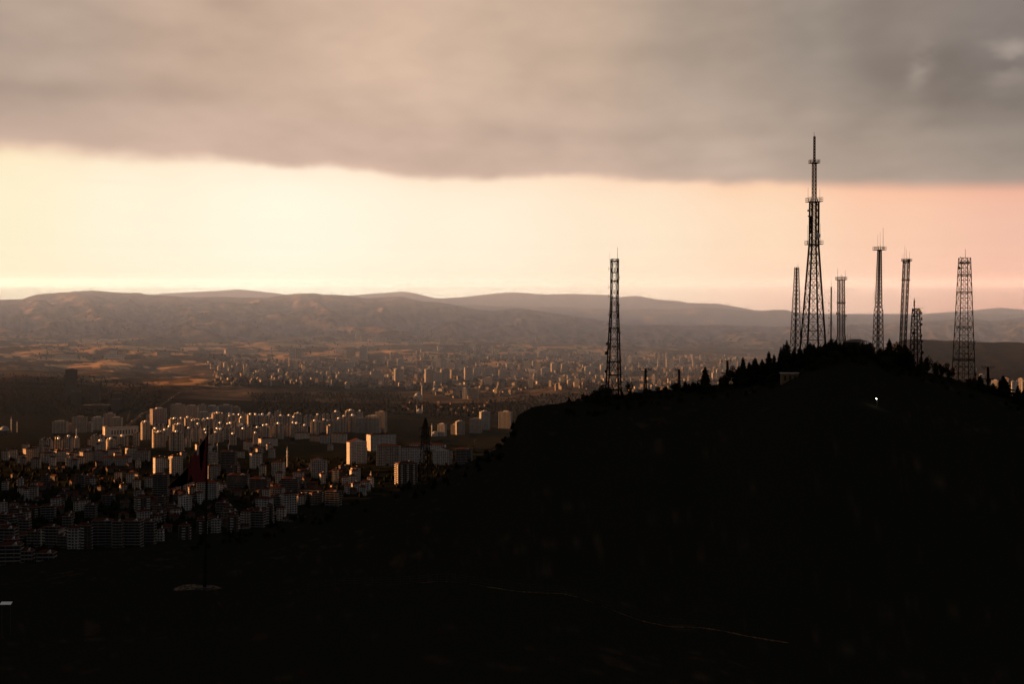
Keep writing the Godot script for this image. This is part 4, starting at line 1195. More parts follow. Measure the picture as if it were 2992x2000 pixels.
		var ol := OmniLight3D.new(); ol.name = "lamp_glow"; ol.light_color = Color(1, .93, .82); ol.light_energy = q[3] * 0.02; ol.omni_range = 60; ol.omni_attenuation = 2.0; ol.light_size = q[2] * 0.5; ol.shadow_enabled = true
		t.add_child(ol); ol.position = Vector3(0, hh, 0)
	# white slanting panel at the left edge
	D = 560.0
	var gp2 := ground_point(19, D)
	t = thing("white_panel", gp2, "white slanting panel on two posts on the dark slope", "panel")
	var ph := hgt(1764, D) - gp2.y
	if ph < 1.5: ph = 1.5
	b = MB.new(); b.obox(Vector3(0, ph, 0), Vector3(2.2, 0, 0), Vector3(0, 0.5, 0.28) * 0.12, Vector3(0.12, 0.42, -0.8)); part("sheet", b.mesh(), mat("white sheet", Color(.80, .79, .77), 0.5), t)
	for s in [-1.7, 1.7]:
		b = MB.new(); b.beam(Vector3(s, -1, 0), Vector3(s, ph - 0.1, 0), 0.14); part("post", b.mesh(), m_dark(), t)
	# fence along the mound and the dirt track
	t = thing("wire_fence", ground_point(1235, 386), "thin wire fence with posts along the track on the near mound", "fence")
	var prev := Vector3.ZERO
	for i in 46:
		var px := 900.0 + i * 27.0
		var p := ground_point(px, 388.0 + 6.0 * sin(px * 0.004)) - t.position
		b = MB.new(); b.beam(p - Vector3(0, 0.4, 0), p + Vector3(0, 2.1, 0), 0.12); b.beam(p + Vector3(0, 2.1, 0), p + Vector3(-0.25, 2.5, 0.1), 0.1)
		part("post", b.mesh(), mat("concrete post", Color(.040, .032, .026), 0.95), t)
		if i > 0:
			for y in [0.7, 1.4, 2.0]:
				b = MB.new(); b.beam(prev + Vector3(0, y, 0), p + Vector3(0, y, 0), 0.025); part("wire", b.mesh(), mat("fence wire", Color(.03, .028, .025), 0.8), t)
		prev = p

func make_traffic() -> void:
	var body := MB.new(); body.box(Vector3(0, 0.7, 0), Vector3(1.9, 0.8, 4.6))
	var cab := MB.new(); cab.box(Vector3(0, 1.35, -0.2), Vector3(1.7, 0.6, 2.4))
	var proto: Node3D = null
	var road := [[360.0, 3800.0], [420.0, 4400.0], [480.0, 4800.0], [520.0, 5200.0], [600.0, 5800.0], [660.0, 6300.0]]
	for i in 36:
		var u := rng.randf() * 4.99
		var k := int(u)
		var px := lerpf(road[k][0], road[k + 1][0], u - k); var d := lerpf(road[k][1], road[k + 1][1], u - k)
		var at := ground_point(px, d) + Vector3(rng.randf_range(-5, 5), 1.0, 0)
		var t: Node3D
		if proto == null:
			t = thing("car", at, "small pale car on the valley road", "car", "cars on the valley road")
			t.set_meta("stem", "car")
			part("body", body.mesh(), mat("pale car paint", Color(.62, .61, .60), 0.3), t); part("cabin", cab.mesh(), glass(), t)
			proto = t
		else: t = copy_of(proto, at)
		t.rotation.y = -0.25 + (PI if i % 2 else 0.0)
	for q in [[264.0, 841.0, "left slim aerial on the far range's summit"], [272.0, 839.0, "right slim aerial on the far range's summit"]]:
		var at := ground_point(q[0], 12790.0)
		var t := thing("summit_aerial", at, q[2], "aerial")
		var h := hgt(q[1], 12790.0) - at.y
		var b := MB.new(); b.tube(Vector3(0, -3, 0), Vector3(0, h, 0), 2.2, 1.0, 6); part("pole", b.mesh(), steel(), t)
		b = MB.new(); b.box(Vector3(0, h * 0.7, 0), Vector3(11, 4, 4)); part("aerial_head", b.mesh(), steel(), t)

func m_dark() -> StandardMaterial3D: return mat("dark iron", Color(.03, .028, .026), 0.7)

# ------------------------------------------------------------------ plants
func needle() -> StandardMaterial3D: return mat("conifer needles", Color(.012, .014, .009), 0.9)
func leaf() -> StandardMaterial3D: return mat("dark leaves", Color(.016, .017, .010), 0.9)
func bark() -> StandardMaterial3D: return mat("bark", Color(.020, .015, .012), 0.95)

func make_conifer(k: int) -> Node3D:      # 10 m tall
	var t := thing("conifer", Vector3.ZERO, "", "tree", "conifers on the hill's crest")
	t.set_meta("stem", "conifer")
	var b := MB.new(); b.tube(Vector3(0, -1, 0), Vector3(0, 9.6, 0), 0.22, 0.03, 7); part("trunk", b.mesh(), bark(), t)
	var c := MB.new()
	var tiers := 17
	var wide: float = [4.1, 3.4, 4.4, 3.6, 2.8][k]
	var low: float = [0.9, 0.7, 1.9, 1.2, 0.6][k]
	for i in tiers:
		var f := i / float(tiers - 1)
		var y := lerpf(low, 9.5, f)
		var r := wide * pow(1.0 - f, 0.72) * rng.randf_range(0.75, 1.2) + 0.14
		var n := 11 if f < 0.75 else 7
		var a0 := rng.randf() * TAU
		for j in n:
			var a := a0 + TAU * j / n + rng.randf_range(-0.22, 0.22)
			var rr := r * rng.randf_range(0.6, 1.15)
			var dir := Vector3(cos(a), 0, sin(a)); var s := Vector3(-dir.z, 0, dir.x)
			var droop := rr * rng.randf_range(0.12, 0.42)
			var tipp := dir * rr + Vector3(0, y - droop + 0.12, 0)
			var mid := dir * rr * 0.5 + Vector3(0, y - droop * 0.2, 0)
			var wdt := rr * 0.30 + 0.1
			c.quad(Vector3(0, y + 0.1, 0), mid + s * wdt, tipp, mid - s * wdt, Vector3.UP)
			c.quad(Vector3(0, y - 0.45, 0) , mid + Vector3(0, -0.5, 0) + s * wdt * 0.4, tipp, mid + Vector3(0, 0.16, 0), s)
			c.tri(mid + s * wdt, mid + s * wdt * 1.2 + dir * 0.25 + Vector3(0, -0.42, 0), mid + dir * 0.3, dir)
			c.tri(mid - s * wdt, mid - s * wdt * 1.2 + dir * 0.25 + Vector3(0, -0.42, 0), mid + dir * 0.3, dir)
	c.tube(Vector3(0, 9.2, 0), Vector3(0, 10.0, 0), 0.12, 0.0, 5)
	part("crown", c.mesh(), needle(), t)
	return t

func make_bush(k: int) -> Node3D:          # 5 m tall broadleaf
	var t := thing("broadleaf_tree", Vector3.ZERO, "", "tree", "broadleaf trees on the hill's crest")
	t.set_meta("stem", "broadleaf_tree")
	var b := MB.new(); b.tube(Vector3(0, -1, 0), Vector3(0.1, 2.4, 0), 0.2, 0.1, 7)
	for i in 7:
		var a := TAU * i / 7.0
		b.tube(Vector3(0.05, 1.0 + 0.15 * i, 0), Vector3(cos(a) * 1.4, 2.6 + 0.25 * (i % 4), sin(a) * 1.4), 0.09, 0.03, 5)
	part("trunk", b.mesh(), bark(), t)
	var c := MB.new()
	var lobes := []
	for i in 11: lobes.append([Vector3(rng.randf_range(-1.9, 1.9), rng.randf_range(1.2, 4.0), rng.randf_range(-1.5, 1.5)), rng.randf_range(0.7, 1.25)])
	var n: int = [1100, 900, 420][k]
	for i in n:
		var l: Array = lobes[i % 11]
		var dv := Vector3(rng.randfn(), rng.randfn(), rng.randfn()).normalized() * pow(rng.randf(), 0.4)
		var p: Vector3 = l[0] + dv * l[1]
		p.y = maxf(p.y, 0.1)
		var s := rng.randf_range(0.16, 0.34)
		var u := Vector3(rng.randfn(), rng.randfn(), rng.randfn()).normalized() * s
		var v := u.cross(Vector3(rng.randfn(), rng.randfn(), rng.randfn())).normalized() * s * 0.7
		c.quad(p - u, p + v, p + u, p - v, dv + Vector3(0, 0.1, 0))
	part("crown", c.mesh(), leaf(), t)
	return t

const CONIFERS := [2060, 1069, 2172, 1041, 2205, 1043, 2245, 1024, 2279, 1011, 2301, 991, 2190, 1056, 2365, 1001, 2378, 1004, 2396, 1011, 2002, 1112, 2012, 1119, 2025, 1114, 2038, 1114, 2288, 1003, 2357, 1008, 2428, 986, 2420, 997, 2439, 992, 2390, 1006, 2595, 987, 2648, 1015, 2931, 1096, 2863, 1094, 2974, 1125, 2335, 1012, 2262, 1034, 2408, 1003, 2340, 1022, 2318, 1016, 2226, 1048, 2156, 1068, 2900, 1118, 2990, 1138, 2660, 1022, 2232, 1058]
const BUSHES := [1764, 1127, 60, 1837, 1111, 34, 1891, 1136, 32, 1974, 1118, 42, 1710, 1153, 28, 1949, 1131, 22, 2150, 1071, 40, 2125, 1075, 34, 2107, 1098, 24, 2709, 1040, 36, 2755, 1061, 36, 2621, 1000, 44, 2640, 1008, 34, 2690, 1046, 30, 2775, 1074, 30, 2735, 1056, 30, 2545, 1006, 30, 2570, 1016, 30, 1735, 1142, 30, 1800, 1150, 40, 1865, 1146, 40, 1920, 1142, 34, 2840, 1104, 30, 2880, 1122, 34, 2940, 1138, 36, 2480, 1010, 30, 2455, 1006, 30]
func make_plants() -> void:
	var con := []; var bus := []
	for k in 5: con.append(make_conifer(k))
	for k in 3: bus.append(make_bush(k))
	var used := {}
	for i in range(0, CONIFERS.size(), 2):
		var px: float = CONIFERS[i]
		var d := rng.randf_range(962, 992)
		var at := ground_point(px, d)
		var h := hgt(CONIFERS[i + 1], d) - at.y
		var k := 0 if px == 2060.0 else (i / 2) % 5
		put_tree(con[k], used, "c%d" % k, at, Vector3(1.0, 1.0, 1.0) * Vector3(minf(h, 13.0) / 10.0 * 1.45, h / 10.0, minf(h, 13.0) / 10.0 * 1.45), "lone conifer standing clear on the crest with two thin trunks" if px == 2060.0 else ("tall conifer in front of the mast group" if h > 10.0 else "small conifer on the hill's crest"))
	for i in range(0, BUSHES.size(), 3):
		var px: float = BUSHES[i]
		var d := rng.randf_range(962, 992)
		var at := ground_point(px, d)
		var h := maxf(hgt(BUSHES[i + 1], d) - at.y, 2.5)
		var w: float = BUSHES[i + 2] / F * d
		var k := 2 if px == 1837.0 else (i / 3) % 2
		put_tree(bus[k], used, "b%d" % k, at, Vector3(w / 5.4, h / 5.0, w / 5.4), "sparse thin leaved tree beside the lone tower" if px == 1837.0 else "dark round broadleaf tree on the hill's crest")
	for i in 230:
		var px := rng.randf_range(1660, 3000) if i % 3 else rng.randf_range(2230, 2700)
		var d := rng.randf_range(930, 1040)
		var at := ground_point(px, d)
		var crown := smoothstep(2150.0, 2320.0, px) * smoothstep(2720.0, 2560.0, px)
		if rng.randf() < 0.14 + 0.28 * crown:
			var h := rng.randf_range(3.0, 5.0) + 5.0 * crown * rng.randf()
			put_tree(con[i % 5], used, "c%d" % (i % 5), at, Vector3.ONE * h / 10.0 * Vector3(1.25, 1, 1.25), "small conifer on the hill's crest")
		else:
			var h := rng.randf_range(2.2, 4.2) + 5.0 * crown * rng.randf()
			put_tree(bus[i % 2], used, "b%d" % (i % 2), at, Vector3(h / 4.0, h / 5.0, h / 4.0), "low dark shrub on the hill's crest")
	# poplars by the gabled block, trees along the lower crest
	for q in [[1037, 1333, 1356], [1047, 1331, 1356]]:
		var d := depth_for(q[0], q[2])
		var h: float = (q[2] - q[1]) / F * d
		put_tree(con[4], used, "c4", ground_point(q[0], d), Vector3(h / 16.0, h / 10.0, h / 16.0), "slim dark poplar in front of the white gabled block")
	for i in 70:
		var px := rng.randf_range(560, 1520)
		var d := rng.randf_range(930, 1010)
		var h := rng.randf_range(2.5, 7.0)
		if i % 3 == 0: put_tree(con[i % 5], used, "c%d" % (i % 5), ground_point(px, d), Vector3(h / 9.0, h / 10.0, h / 9.0), "small conifer on the lower slope of the hill")
		else: put_tree(bus[i % 2], used, "b%d" % (i % 2), ground_point(px, d), Vector3(h / 5.0, h / 6.0, h / 5.0), "dark shrub on the lower slope of the hill")
	# woods and scattered trees of the valley
	var tm := MB.new()
	for i in 10:
		var a := TAU * i / 10.0; var a2 := TAU * (i + 1) / 10.0
		var r0 := 1.0 + 0.25 * sin(i * 2.7); var r1 := 1.0 + 0.25 * sin((i + 1) * 2.7) if i < 9 else 1.0
		tm.quad(Vector3(cos(a) * r0 * 0.7, 0, sin(a) * r0 * 0.7), Vector3(cos(a2) * r1 * 0.7, 0, sin(a2) * r1 * 0.7), Vector3(cos(a2) * r1, 0.9, sin(a2) * r1), Vector3(cos(a) * r0, 0.9, sin(a) * r0), Vector3(cos(a), 0, sin(a)))
		tm.tri(Vector3(cos(a) * r0, 0.9, sin(a) * r0), Vector3(cos(a2) * r1, 0.9, sin(a2) * r1), Vector3(0.1, 2.0 + 0.2 * sin(i * 1.7), 0), Vector3(cos(a), 1, sin(a)))
	var tree_mesh := tm.mesh()
	var woods := [
		["valley_woods", PackedVector2Array([Vector2(720, 1150), Vector2(1150, 1150), Vector2(1280, 1190), Vector2(1200, 1215), Vector2(760, 1205)]), 1500, "dark wood on the low ridge behind the estate", "wood"],
		["slope_woods", PackedVector2Array([Vector2(0, 1095), Vector2(250, 1100), Vector2(480, 1130), Vector2(470, 1190), Vector2(250, 1215), Vector2(0, 1215)]), 1300, "dark wood on the slope round the office towers", "wood"],
		["shoulder_woods", PackedVector2Array([Vector2(1250, 1195), Vector2(1480, 1165), Vector2(1800, 1140), Vector2(1800, 1160), Vector2(1500, 1210), Vector2(1260, 1225)]), 900, "dark scrub wood behind the shoulder of the hill", "wood"],
		["valley_trees", PackedVector2Array([Vector2(0, 1330), Vector2(400, 1330), Vector2(700, 1350), Vector2(1300, 1330), Vector2(1420, 1280), Vector2(1300, 1390), Vector2(1000, 1470), Vector2(500, 1560), Vector2(0, 1640)]), 1500, "dark trees between the houses of the near valley", "trees"],
		["field_trees", PackedVector2Array([Vector2(100, 985), Vector2(900, 960), Vector2(1500, 985), Vector2(1500, 1010), Vector2(700, 1050), Vector2(100, 1060)]), 500, "scattered field trees and hedges below the far hills", "trees"],
		["hill_shrubs", PackedVector2Array([Vector2(0, 885), Vector2(250, 860), Vector2(1300, 895), Vector2(2200, 960), Vector2(2200, 985), Vector2(900, 955), Vector2(0, 955)]), 900, "scattered shrubs on the far hills", "shrubs"],
		["city_trees", PackedVector2Array(CITY), 1600, "trees along the streets of the far city", "trees"]]
	for w in woods:
		var list := []
		for i in w[2]:
			var p := scatter_point(w[1])
			var d := depth_for(p.x, p.y)
			var s := rng.randf_range(1.6, 3.6) * (1.5 if d > 8000 else 1.0)
			list.append(Transform3D(Basis(Vector3.UP, rng.randf() * TAU).scaled_local(Vector3(s, s * rng.randf_range(0.8, 1.7), s)), ground_point(p.x, d) - Vector3(0, 0.3, 0)))
		mass(w[0], tree_mesh, list, w[3], w[4], mat("far foliage", Color(.013, .012, .008), 1.0))

func put_tree(proto: Node3D, used: Dictionary, key: String, at: Vector3, s: Vector3, label: String) -> void:
	var t := proto
	if used.has(key): t = copy_of(proto, at)
	used[key] = true
	t.position = at
	t.rotation = Vector3(rng.randf_range(-0.03, 0.03), rng.randf() * TAU, rng.randf_range(-0.03, 0.03))
	t.scale = s
	t.set_meta("label", label)

# ------------------------------------------------------------------ haze
func haze_bank(called: String, z0: float, z1: float, top: float, density: float, label: String) -> void:
	var f := FogVolume.new()
	f.name = numbered(called)
	f.shape = RenderingServer.FOG_VOLUME_SHAPE_BOX
	f.size = Vector3(z1 * 2.6, top + 700.0, z1 - z0 - 12.0)
	f.position = Vector3(0, (top - 700.0) / 2.0, -(z0 + z1) / 2.0)
	var fm := FogMaterial.new()
	fm.density = density
	fm.albedo = Color(.36, .545, 1.0).linear_to_srgb()
	f.material = fm
	add_child(f)
	tag(f, label, "haze", "", "stuff")

const BLOCKS: PackedInt32Array = [
	156,198,1235,1267,3,0, 213,256,1220,1264,3,0, 271,303,1223,1257,3,0, 305,338,1212,1245,3,0, 326,359,1221,1247,3,0, 199,213,1240,1264,3,0, 256,271,1236,1264,3,0, 501,540,1184,1224,3,0,
	543,580,1187,1226,3,0, 580,604,1184,1216,3,0, 604,639,1189,1216,3,0, 641,679,1185,1214,3,0, 679,702,1192,1214,3,0, 428,440,1214,1235,3,0, 580,616,1206,1227,3,0, 440,487,1197,1242,7,1,
	409,443,1236,1286,0,1, 443,488,1243,1271,0,0, 491,530,1226,1253,0,1, 503,542,1242,1267,0,1, 538,559,1226,1245,0,1, 557,590,1229,1255,0,1, 587,631,1226,1253,0,1, 442,488,1267,1309,0,1,
	491,542,1265,1318,0,0, 561,587,1250,1291,0,0, 542,563,1255,1284,0,0, 587,614,1264,1284,0,0, 624,648,1259,1281,0,0, 638,684,1253,1286,0,0, 687,713,1248,1281,0,0, 713,737,1248,1281,0,0,
	738,767,1253,1277,0,0, 769,800,1248,1281,0,0, 616,655,1211,1238,0,1, 655,686,1215,1238,0,1, 686,713,1214,1240,0,0, 713,737,1213,1238,0,0, 737,757,1218,1236,0,1, 757,777,1218,1240,0,0,
	777,800,1213,1240,0,0, 113,157,1286,1322,0,0, 160,186,1287,1318,0,0, 186,217,1282,1320,0,0, 217,233,1288,1311,0,0, 265,310,1276,1305,0,0, 278,310,1291,1320,0,0, 309,341,1286,1318,0,1,
	336,379,1279,1305,0,0, 389,409,1267,1305,0,0, 119,157,1325,1352,6,0, 159,194,1322,1351,6,1, 196,235,1323,1352,6,1, 235,273,1322,1354,6,1, 277,312,1320,1346,6,0, 312,355,1317,1346,6,0,
	367,402,1311,1346,6,1, 396,440,1318,1349,6,0, 7,27,1322,1346,6,0, 29,51,1315,1342,6,0, 51,78,1332,1354,6,0, 70,113,1313,1352,6,1, 293,385,1340,1361,6,0, 446,481,1337,1390,1,1,
	494,537,1335,1390,1,1, 605,641,1325,1366,1,0, 600,646,1366,1400,1,1, 726,771,1328,1369,1,1, 571,645,1409,1460,1,0, 646,692,1318,1373,2,0, 448,494,1390,1455,2,0, 667,728,1390,1429,2,0,
	731,788,1400,1441,2,0, 0,22,1470,1528,1,1, 82,123,1480,1519,1,1, 147,181,1460,1492,1,1, 392,440,1456,1502,1,1, 517,564,1451,1492,1,1, 106,196,1547,1596,1,0, 198,235,1548,1605,1,0,
	235,271,1540,1605,1,0, 460,481,1550,1582,1,0, 520,559,1536,1577,1,0, 443,474,1511,1533,1,0, 498,535,1492,1518,1,1, 617,648,1518,1557,1,0, 662,701,1511,1555,1,0, 702,737,1499,1543,1,0,
	779,800,1478,1530,1,0, 24,61,1489,1523,2,0, 123,162,1480,1523,2,0, 271,329,1523,1598,2,0, 332,360,1521,1601,2,0, 360,418,1524,1598,2,0, 418,455,1524,1591,2,0, 0,51,1547,1618,2,0,
	737,777,1492,1540,2,0, 0,65,1622,1673,2,0, 65,97,1628,1666,2,0, 113,162,1625,1652,2,0, 700,714,1247,1281,0,0, 714,738,1245,1279,0,0, 736,770,1255,1277,0,0, 768,794,1247,1281,0,0,
	794,833,1243,1284,0,0, 831,850,1243,1277,0,0, 847,888,1242,1279,0,0, 905,935,1233,1271,0,0, 935,959,1231,1264,0,0, 956,983,1230,1264,0,0, 983,997,1226,1264,0,0, 993,1017,1221,1264,0,0,
	1017,1044,1219,1264,0,0, 700,720,1209,1240,0,0, 720,744,1214,1242,0,1, 744,772,1218,1242,0,0, 772,799,1218,1242,0,0, 802,823,1204,1236,0,0, 806,836,1219,1243,0,0, 833,857,1216,1242,0,0,
	855,886,1213,1236,0,1, 886,918,1218,1248,0,0, 918,939,1216,1247,0,0, 1007,1041,1202,1226,0,1, 1041,1063,1207,1226,0,0, 939,966,1216,1233,0,0, 966,997,1209,1226,0,0, 1041,1068,1224,1267,3,0,
	1070,1113,1216,1267,3,0, 1097,1131,1204,1264,3,0, 1280,1304,1243,1276,3,0, 1319,1334,1245,1271,3,0, 1331,1356,1236,1272,3,1, 1373,1409,1227,1267,3,0, 1401,1431,1206,1257,3,1, 1458,1496,1204,1253,3,0,
	862,905,1267,1284,6,0, 905,935,1276,1291,6,0, 935,966,1274,1296,6,0, 968,1015,1272,1296,6,0, 755,813,1282,1305,6,1, 1013,1072,1291,1356,1,1, 1072,1157,1271,1318,1,1, 1102,1171,1305,1363,1,0,
	1171,1239,1311,1359,1,0, 1266,1321,1318,1359,1,0, 1155,1218,1354,1415,1,1, 727,770,1328,1369,1,1, 792,836,1351,1392,1,0, 906,961,1344,1397,1,0, 778,836,1426,1458,1,0, 744,804,1458,1500,1,0,
	819,871,1448,1500,1,1, 871,952,1431,1472,1,0, 1017,1041,1393,1414,1,0, 855,891,1380,1403,1,0, 1333,1380,1313,1359,2,0, 700,727,1393,1427,2,0, 731,789,1402,1441,2,0, 823,876,1400,1441,2,0,
	952,997,1438,1482,2,0, 846,865,1018,1049,5,0, 865,883,1020,1049,5,0, 1012,1039,1016,1049,5,0, 1051,1074,1016,1051,5,0, 881,898,1045,1064,5,0, 897,928,1044,1069,5,0, 981,1013,1060,1079,5,0,
	1009,1037,1060,1079,5,0, 1022,1049,1047,1069,5,0, 980,991,1049,1059,5,1, 1132,1154,1056,1073,5,1, 1160,1179,1051,1075,5,1, 1264,1290,1049,1077,5,0, 1290,1307,1058,1079,5,0, 1307,1333,1064,1081,5,0,
	1241,1265,1080,1118,5,1, 1267,1292,1090,1126,5,0, 1286,1312,1081,1120,5,1, 1315,1339,1081,1107,5,1, 1333,1350,1066,1081,5,1, 1356,1382,1075,1111,5,1, 1382,1401,1077,1103,5,1, 1414,1439,1075,1098,5,1,
	1152,1167,1081,1115,5,1, 1166,1179,1081,1118,5,0, 1105,1122,1101,1128,5,0, 1088,1113,1086,1103,5,0, 1416,1439,1105,1132,5,0, 1335,1373,1126,1162,5,0, 1367,1378,1137,1164,5,0, 1378,1403,1135,1169,5,0,
	1478,1499,1062,1081,5,1, 1531,1550,1058,1081,5,0, 1554,1567,1056,1077,5,1, 1565,1582,1060,1083,5,0, 1584,1606,1075,1090,5,1, 1609,1627,1062,1086,5,1, 1639,1657,1066,1090,5,1, 1571,1584,1032,1047,5,1,
	1586,1597,1030,1045,5,0, 1599,1614,1028,1039,5,0, 1615,1631,1028,1039,5,0, 1640,1661,1037,1051,5,0, 1704,1727,1034,1051,5,0, 1729,1755,1032,1051,5,0, 1491,1512,1088,1107,5,0, 1513,1533,1088,1107,5,0,
	1548,1569,1083,1103,5,0, 1657,1672,1113,1132,5,1, 1678,1693,1109,1132,5,0, 1699,1712,1109,1132,5,0, 1706,1738,1073,1094,5,1, 1753,1770,1069,1094,5,1, 1565,1572,985,1005,5,1, 1572,1580,988,1009,5,0,
	1581,1586,994,1009,5,1, 1370,1390,1007,1017,5,0, 985,1002,970,981,5,1, 1004,1015,968,980,5,1, 1023,1035,968,979,5,1, 1041,1054,967,978,5,1, 1039,1056,979,990,5,1, 1054,1073,979,998,5,1,
	1073,1090,981,992,5,0, 1090,1109,983,1000,5,0, 1110,1130,985,1000,5,0, 1175,1196,971,990,5,0, 1196,1226,968,983,5,0, 1239,1260,966,983,5,0, 1262,1286,966,983,5,0, 1147,1171,992,1005,5,0,
	1194,1211,994,1009,5,0, 1213,1231,995,1009,5,0, 1267,1286,988,1002,5,0, 1286,1305,988,1008,5,0, 1307,1329,992,1008,5,0, 1495,1516,1013,1026,5,0, 1382,1392,1017,1028,5,1, 800,821,1094,1103,5,0,
	813,826,1079,1103,5,1, 836,847,1090,1113,5,1, 1826,1837,1073,1097,5,1, 1846,1851,1071,1088,5,1, 1866,1872,1071,1084,5,1, 1888,1896,1068,1077,5,1, 1895,1902,1054,1068,5,1, 1913,1920,1034,1063,5,1,
	1920,1928,1034,1060,5,0, 1920,1927,1054,1073,5,1, 1945,1953,1033,1052,5,1, 1953,1966,1036,1052,5,0, 1945,1956,1050,1079,5,1, 1957,1968,1050,1078,5,0, 1984,1992,1051,1070,5,1, 1993,1999,1074,1096,5,1,
	2001,2012,1075,1096,5,0, 2023,2030,1054,1078,5,1, 2035,2043,1068,1083,5,1, 1918,1928,1074,1086,5,1, 1928,1939,1077,1084,5,0, 2104,2112,1051,1071,5,1, 2113,2124,1059,1083,5,0, 2125,2135,1057,1080,5,0,
	2138,2150,1050,1073,5,0, 2153,2158,1057,1078,5,1, 2214,2232,1043,1065,5,0, 1813,1822,1041,1073,5,0, 1823,1833,1040,1073,5,0, 1833,1846,1042,1065,5,0, 1847,1859,1043,1065,5,0, 1902,1910,1103,1110,5,1,
	2861,2874,1096,1132,5,1, 2897,2916,1113,1136,5,0, 2916,2924,1126,1142,5,1, 2928,2947,1105,1125,5,0, 2954,2966,1115,1151,5,1, 2966,2974,1117,1151,5,1, 2974,2989,1109,1148,5,0, 2985,2995,1117,1159,5,1,
	193,226,1081,1156,4,0, 210,239,1145,1184,4,0, 266,294,1128,1173,4,0, 330,359,1149,1196,4,0, 326,354,1169,1199,4,0, 243,324,1184,1196,4,0, 321,343,960,977,6,1, 322,343,1024,1039,6,0,
	305,367,1037,1046,6,0, 460,499,1028,1043,6,0, 750,765,936,947,6,0, 765,782,931,947,6,1, 162,226,1039,1049,6,0, 200,228,1005,1013,6,0, 656,699,1024,1034,6,1, 703,754,1024,1034,6,0,
	350,367,959,965,6,1, 379,396,958,966,6,1, 401,418,958,965,6,0, 437,452,956,964,6,1, 454,469,954,963,6,0,
]

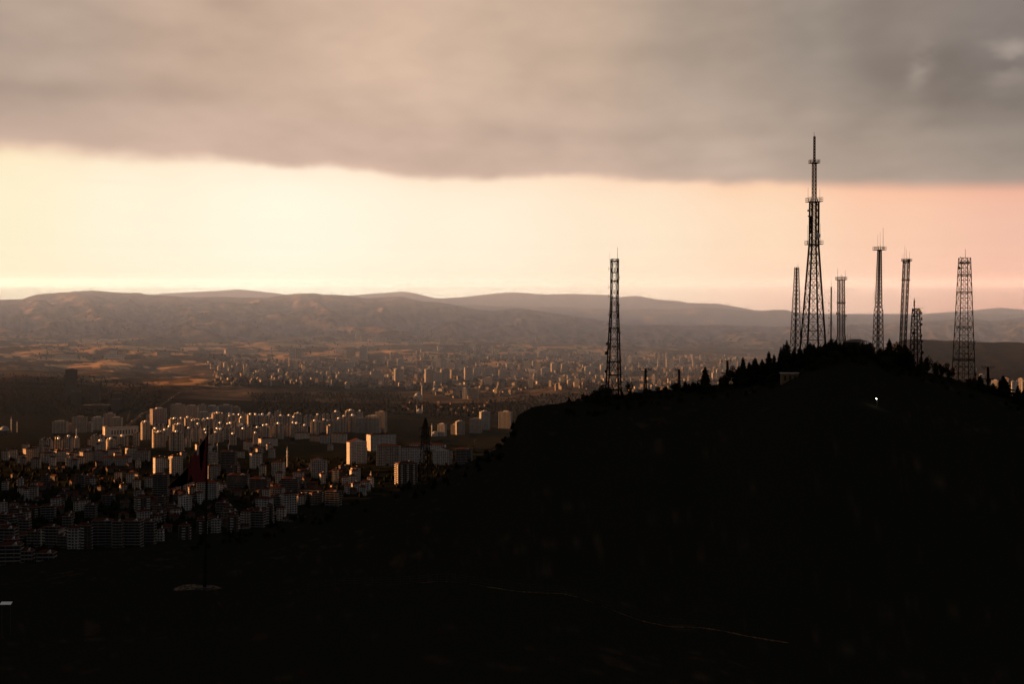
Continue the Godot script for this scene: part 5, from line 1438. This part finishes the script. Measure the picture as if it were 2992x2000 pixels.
func _ready() -> void:
	rng.seed = 7
	noise_a.seed = 3; noise_a.frequency = 0.01; noise_a.fractal_octaves = 4
	noise_b.seed = 11; noise_b.frequency = 0.02; noise_b.fractal_octaves = 4
	noise_c.seed = 19; noise_c.frequency = 0.02; noise_c.fractal_octaves = 3; noise_c.fractal_type = FastNoiseLite.FRACTAL_RIDGED
	cells.seed = 5; cells.frequency = 0.012; cells.noise_type = FastNoiseLite.TYPE_CELLULAR; cells.cellular_return_type = FastNoiseLite.RETURN_CELL_VALUE
	# camera: level, with the lens shifted down a little
	var cam := Camera3D.new()
	cam.name = "camera"
	add_child(cam)
	cam.projection = Camera3D.PROJECTION_FRUSTUM
	cam.near = 1.0; cam.far = 90000.0
	cam.size = 2000.0 / F
	cam.frustum_offset = Vector2(0, (HY - 1000.0) / F)
	cam.current = true
	# sky, haze, exposure
	var env := Environment.new()
	env.background_mode = Environment.BG_SKY
	env.sky = make_sky()
	env.background_energy_multiplier = 1.0 / EXPOSURE
	env.tonemap_mode = Environment.TONE_MAPPER_LINEAR
	env.tonemap_exposure = EXPOSURE
	env.volumetric_fog_enabled = true
	env.volumetric_fog_density = 0.0
	env.sdfgi_enabled = true; env.ssao_enabled = true; env.ssil_enabled = true
	var we := WorldEnvironment.new()
	we.name = "world"
	we.environment = env
	add_child(we)
	# low sun from the left
	var sun := DirectionalLight3D.new()
	sun.name = "sun"
	sun.light_color = Color(1.0, .43, .145).linear_to_srgb()
	sun.light_energy = 1.6
	sun.light_angular_distance = 0.6
	sun.shadow_enabled = true
	add_child(sun)
	var sa := deg_to_rad(SUN_AZ); var se := deg_to_rad(SUN_EL)
	var to_sun := Vector3(sin(sa) * cos(se), sin(se), -cos(sa) * cos(se))
	sun.look_at_from_position(to_sun * 100.0, Vector3.ZERO)
	print("sky")
	make_terrain()
	print("terrain")
	var road := grained("worn road", Color(.05, .040, .031), 0.004, 0.5)
	var dirt := grained("dry dirt track", Color(.24, .135, .062), 0.09, 0.05)
	strip("dirt_track", [[980, 400], [1100, 384], [1235, 379], [1360, 381], [1540, 383], [1660, 384], [1800, 386], [2000, 392], [2300, 410]], 1.6, 0.12, dirt, "thin dry dirt track curving over the near mound")
	var low_way := []
	for q in [[1060, 1713], [980, 1727], [895, 1746], [800, 1760], [710, 1773], [600, 1794], [490, 1815]]:
		var dd := 520.0
		while dd > 180.0 and HY - ground(q[0], dd) / dd * F < q[1]: dd -= 2.0
		low_way.append([q[0], dd])
	strip("dirt_track", low_way, 1.8, 0.14, dirt, "faint dirt track running from the mound towards the flag terrace")
	var way := []
	for q in [[812, 949], [832, 958], [855, 970], [880, 986], [905, 1000], [935, 1012], [970, 1026], [1010, 1042]]: way.append([q[0], depth_for(q[0], q[1])])
	strip("highway", way, 46.0, 5.0, grained("pale concrete road", Color(.34, .30, .26), 0.004, 0.6), "wide pale road running straight down the far slope")
	strip("valley_road", [[360, 3800], [420, 4400], [480, 4800], [520, 5200], [600, 5800], [660, 6300]], 11.0, 0.8, road, "road with traffic curving through the wooded valley")
	strip("field_road", [[372, 4100], [385, 4700], [410, 5200], [430, 5600]], 4.5, 0.7, road, "pale lane climbing beside the office towers")
	strip("hill_road", [[1120, 4300], [1240, 4200], [1380, 4000], [1480, 3850]], 10.0, 0.8, road, "road crossing the ground behind the school")
	make_city()
	print("city")
	long_hall(); school()
	minaret(34, 1217, 1264, "slim tall minaret of the mosque in the dark left quarter"); minaret(51, 1228, 1264, "shorter minaret beside the slim tall one at left")
	minaret(636, 1294, 1325, "pale minaret beside the flag's top"); minaret(668, 1294, 1322, "second pale minaret beside the flag's top")
	minaret(840, 1305, 1369, "single grey minaret among the near houses"); minaret(1262, 1236, 1276, "white minaret beside the domed mosque behind the school"); minaret(1084, 1376, 1422, "reddish dim minaret in the near valley")
	minaret(1233, 1120, 1165, "minaret beside the large domed mosque at the city's edge"); minaret(1267, 1115, 1138, "small minaret above the city's edge"); minaret(1218, 1182, 1207, "left minaret of the little mosque in the woods"); minaret(1234, 1182, 1207, "right minaret of the little mosque in the woods")
	minaret(1420, 1012, 1024, "sunlit left minaret of the far hill mosque"); minaret(1438, 1009, 1032, "sunlit right minaret of the far hill mosque")
	mosque(1271, 1262, 1276, "domed mosque behind the school"); mosque(1222, 1149, 1167, "large domed mosque at the city's edge"); mosque(1273, 1133, 1148, "domed mosque among the city blocks"); mosque(1226, 1196, 1208, "little domed mosque in the woods"); mosque(14, 1247, 1268, "dim mosque in the dark left quarter", 5)  # the left mosque's dimness is painted in by dark hall walls
	minaret(224, 1250, 1274, "stout pale tower in front of the ribbed towers")
	make_masts()
	make_hill_things()
	make_plants()
	make_traffic()
	for i in BANKS.size():
		haze_bank("haze", BANKS[i][0], BANKS[i][1], BANKS[i][2], BANKS[i][3], ["thin haze over the estates", "haze over the far city", "haze over the fields at the hills' foot", "haze on the far hills", "haze beyond the far hills", "pale haze in front of the far mountains"][i])
	print("done")
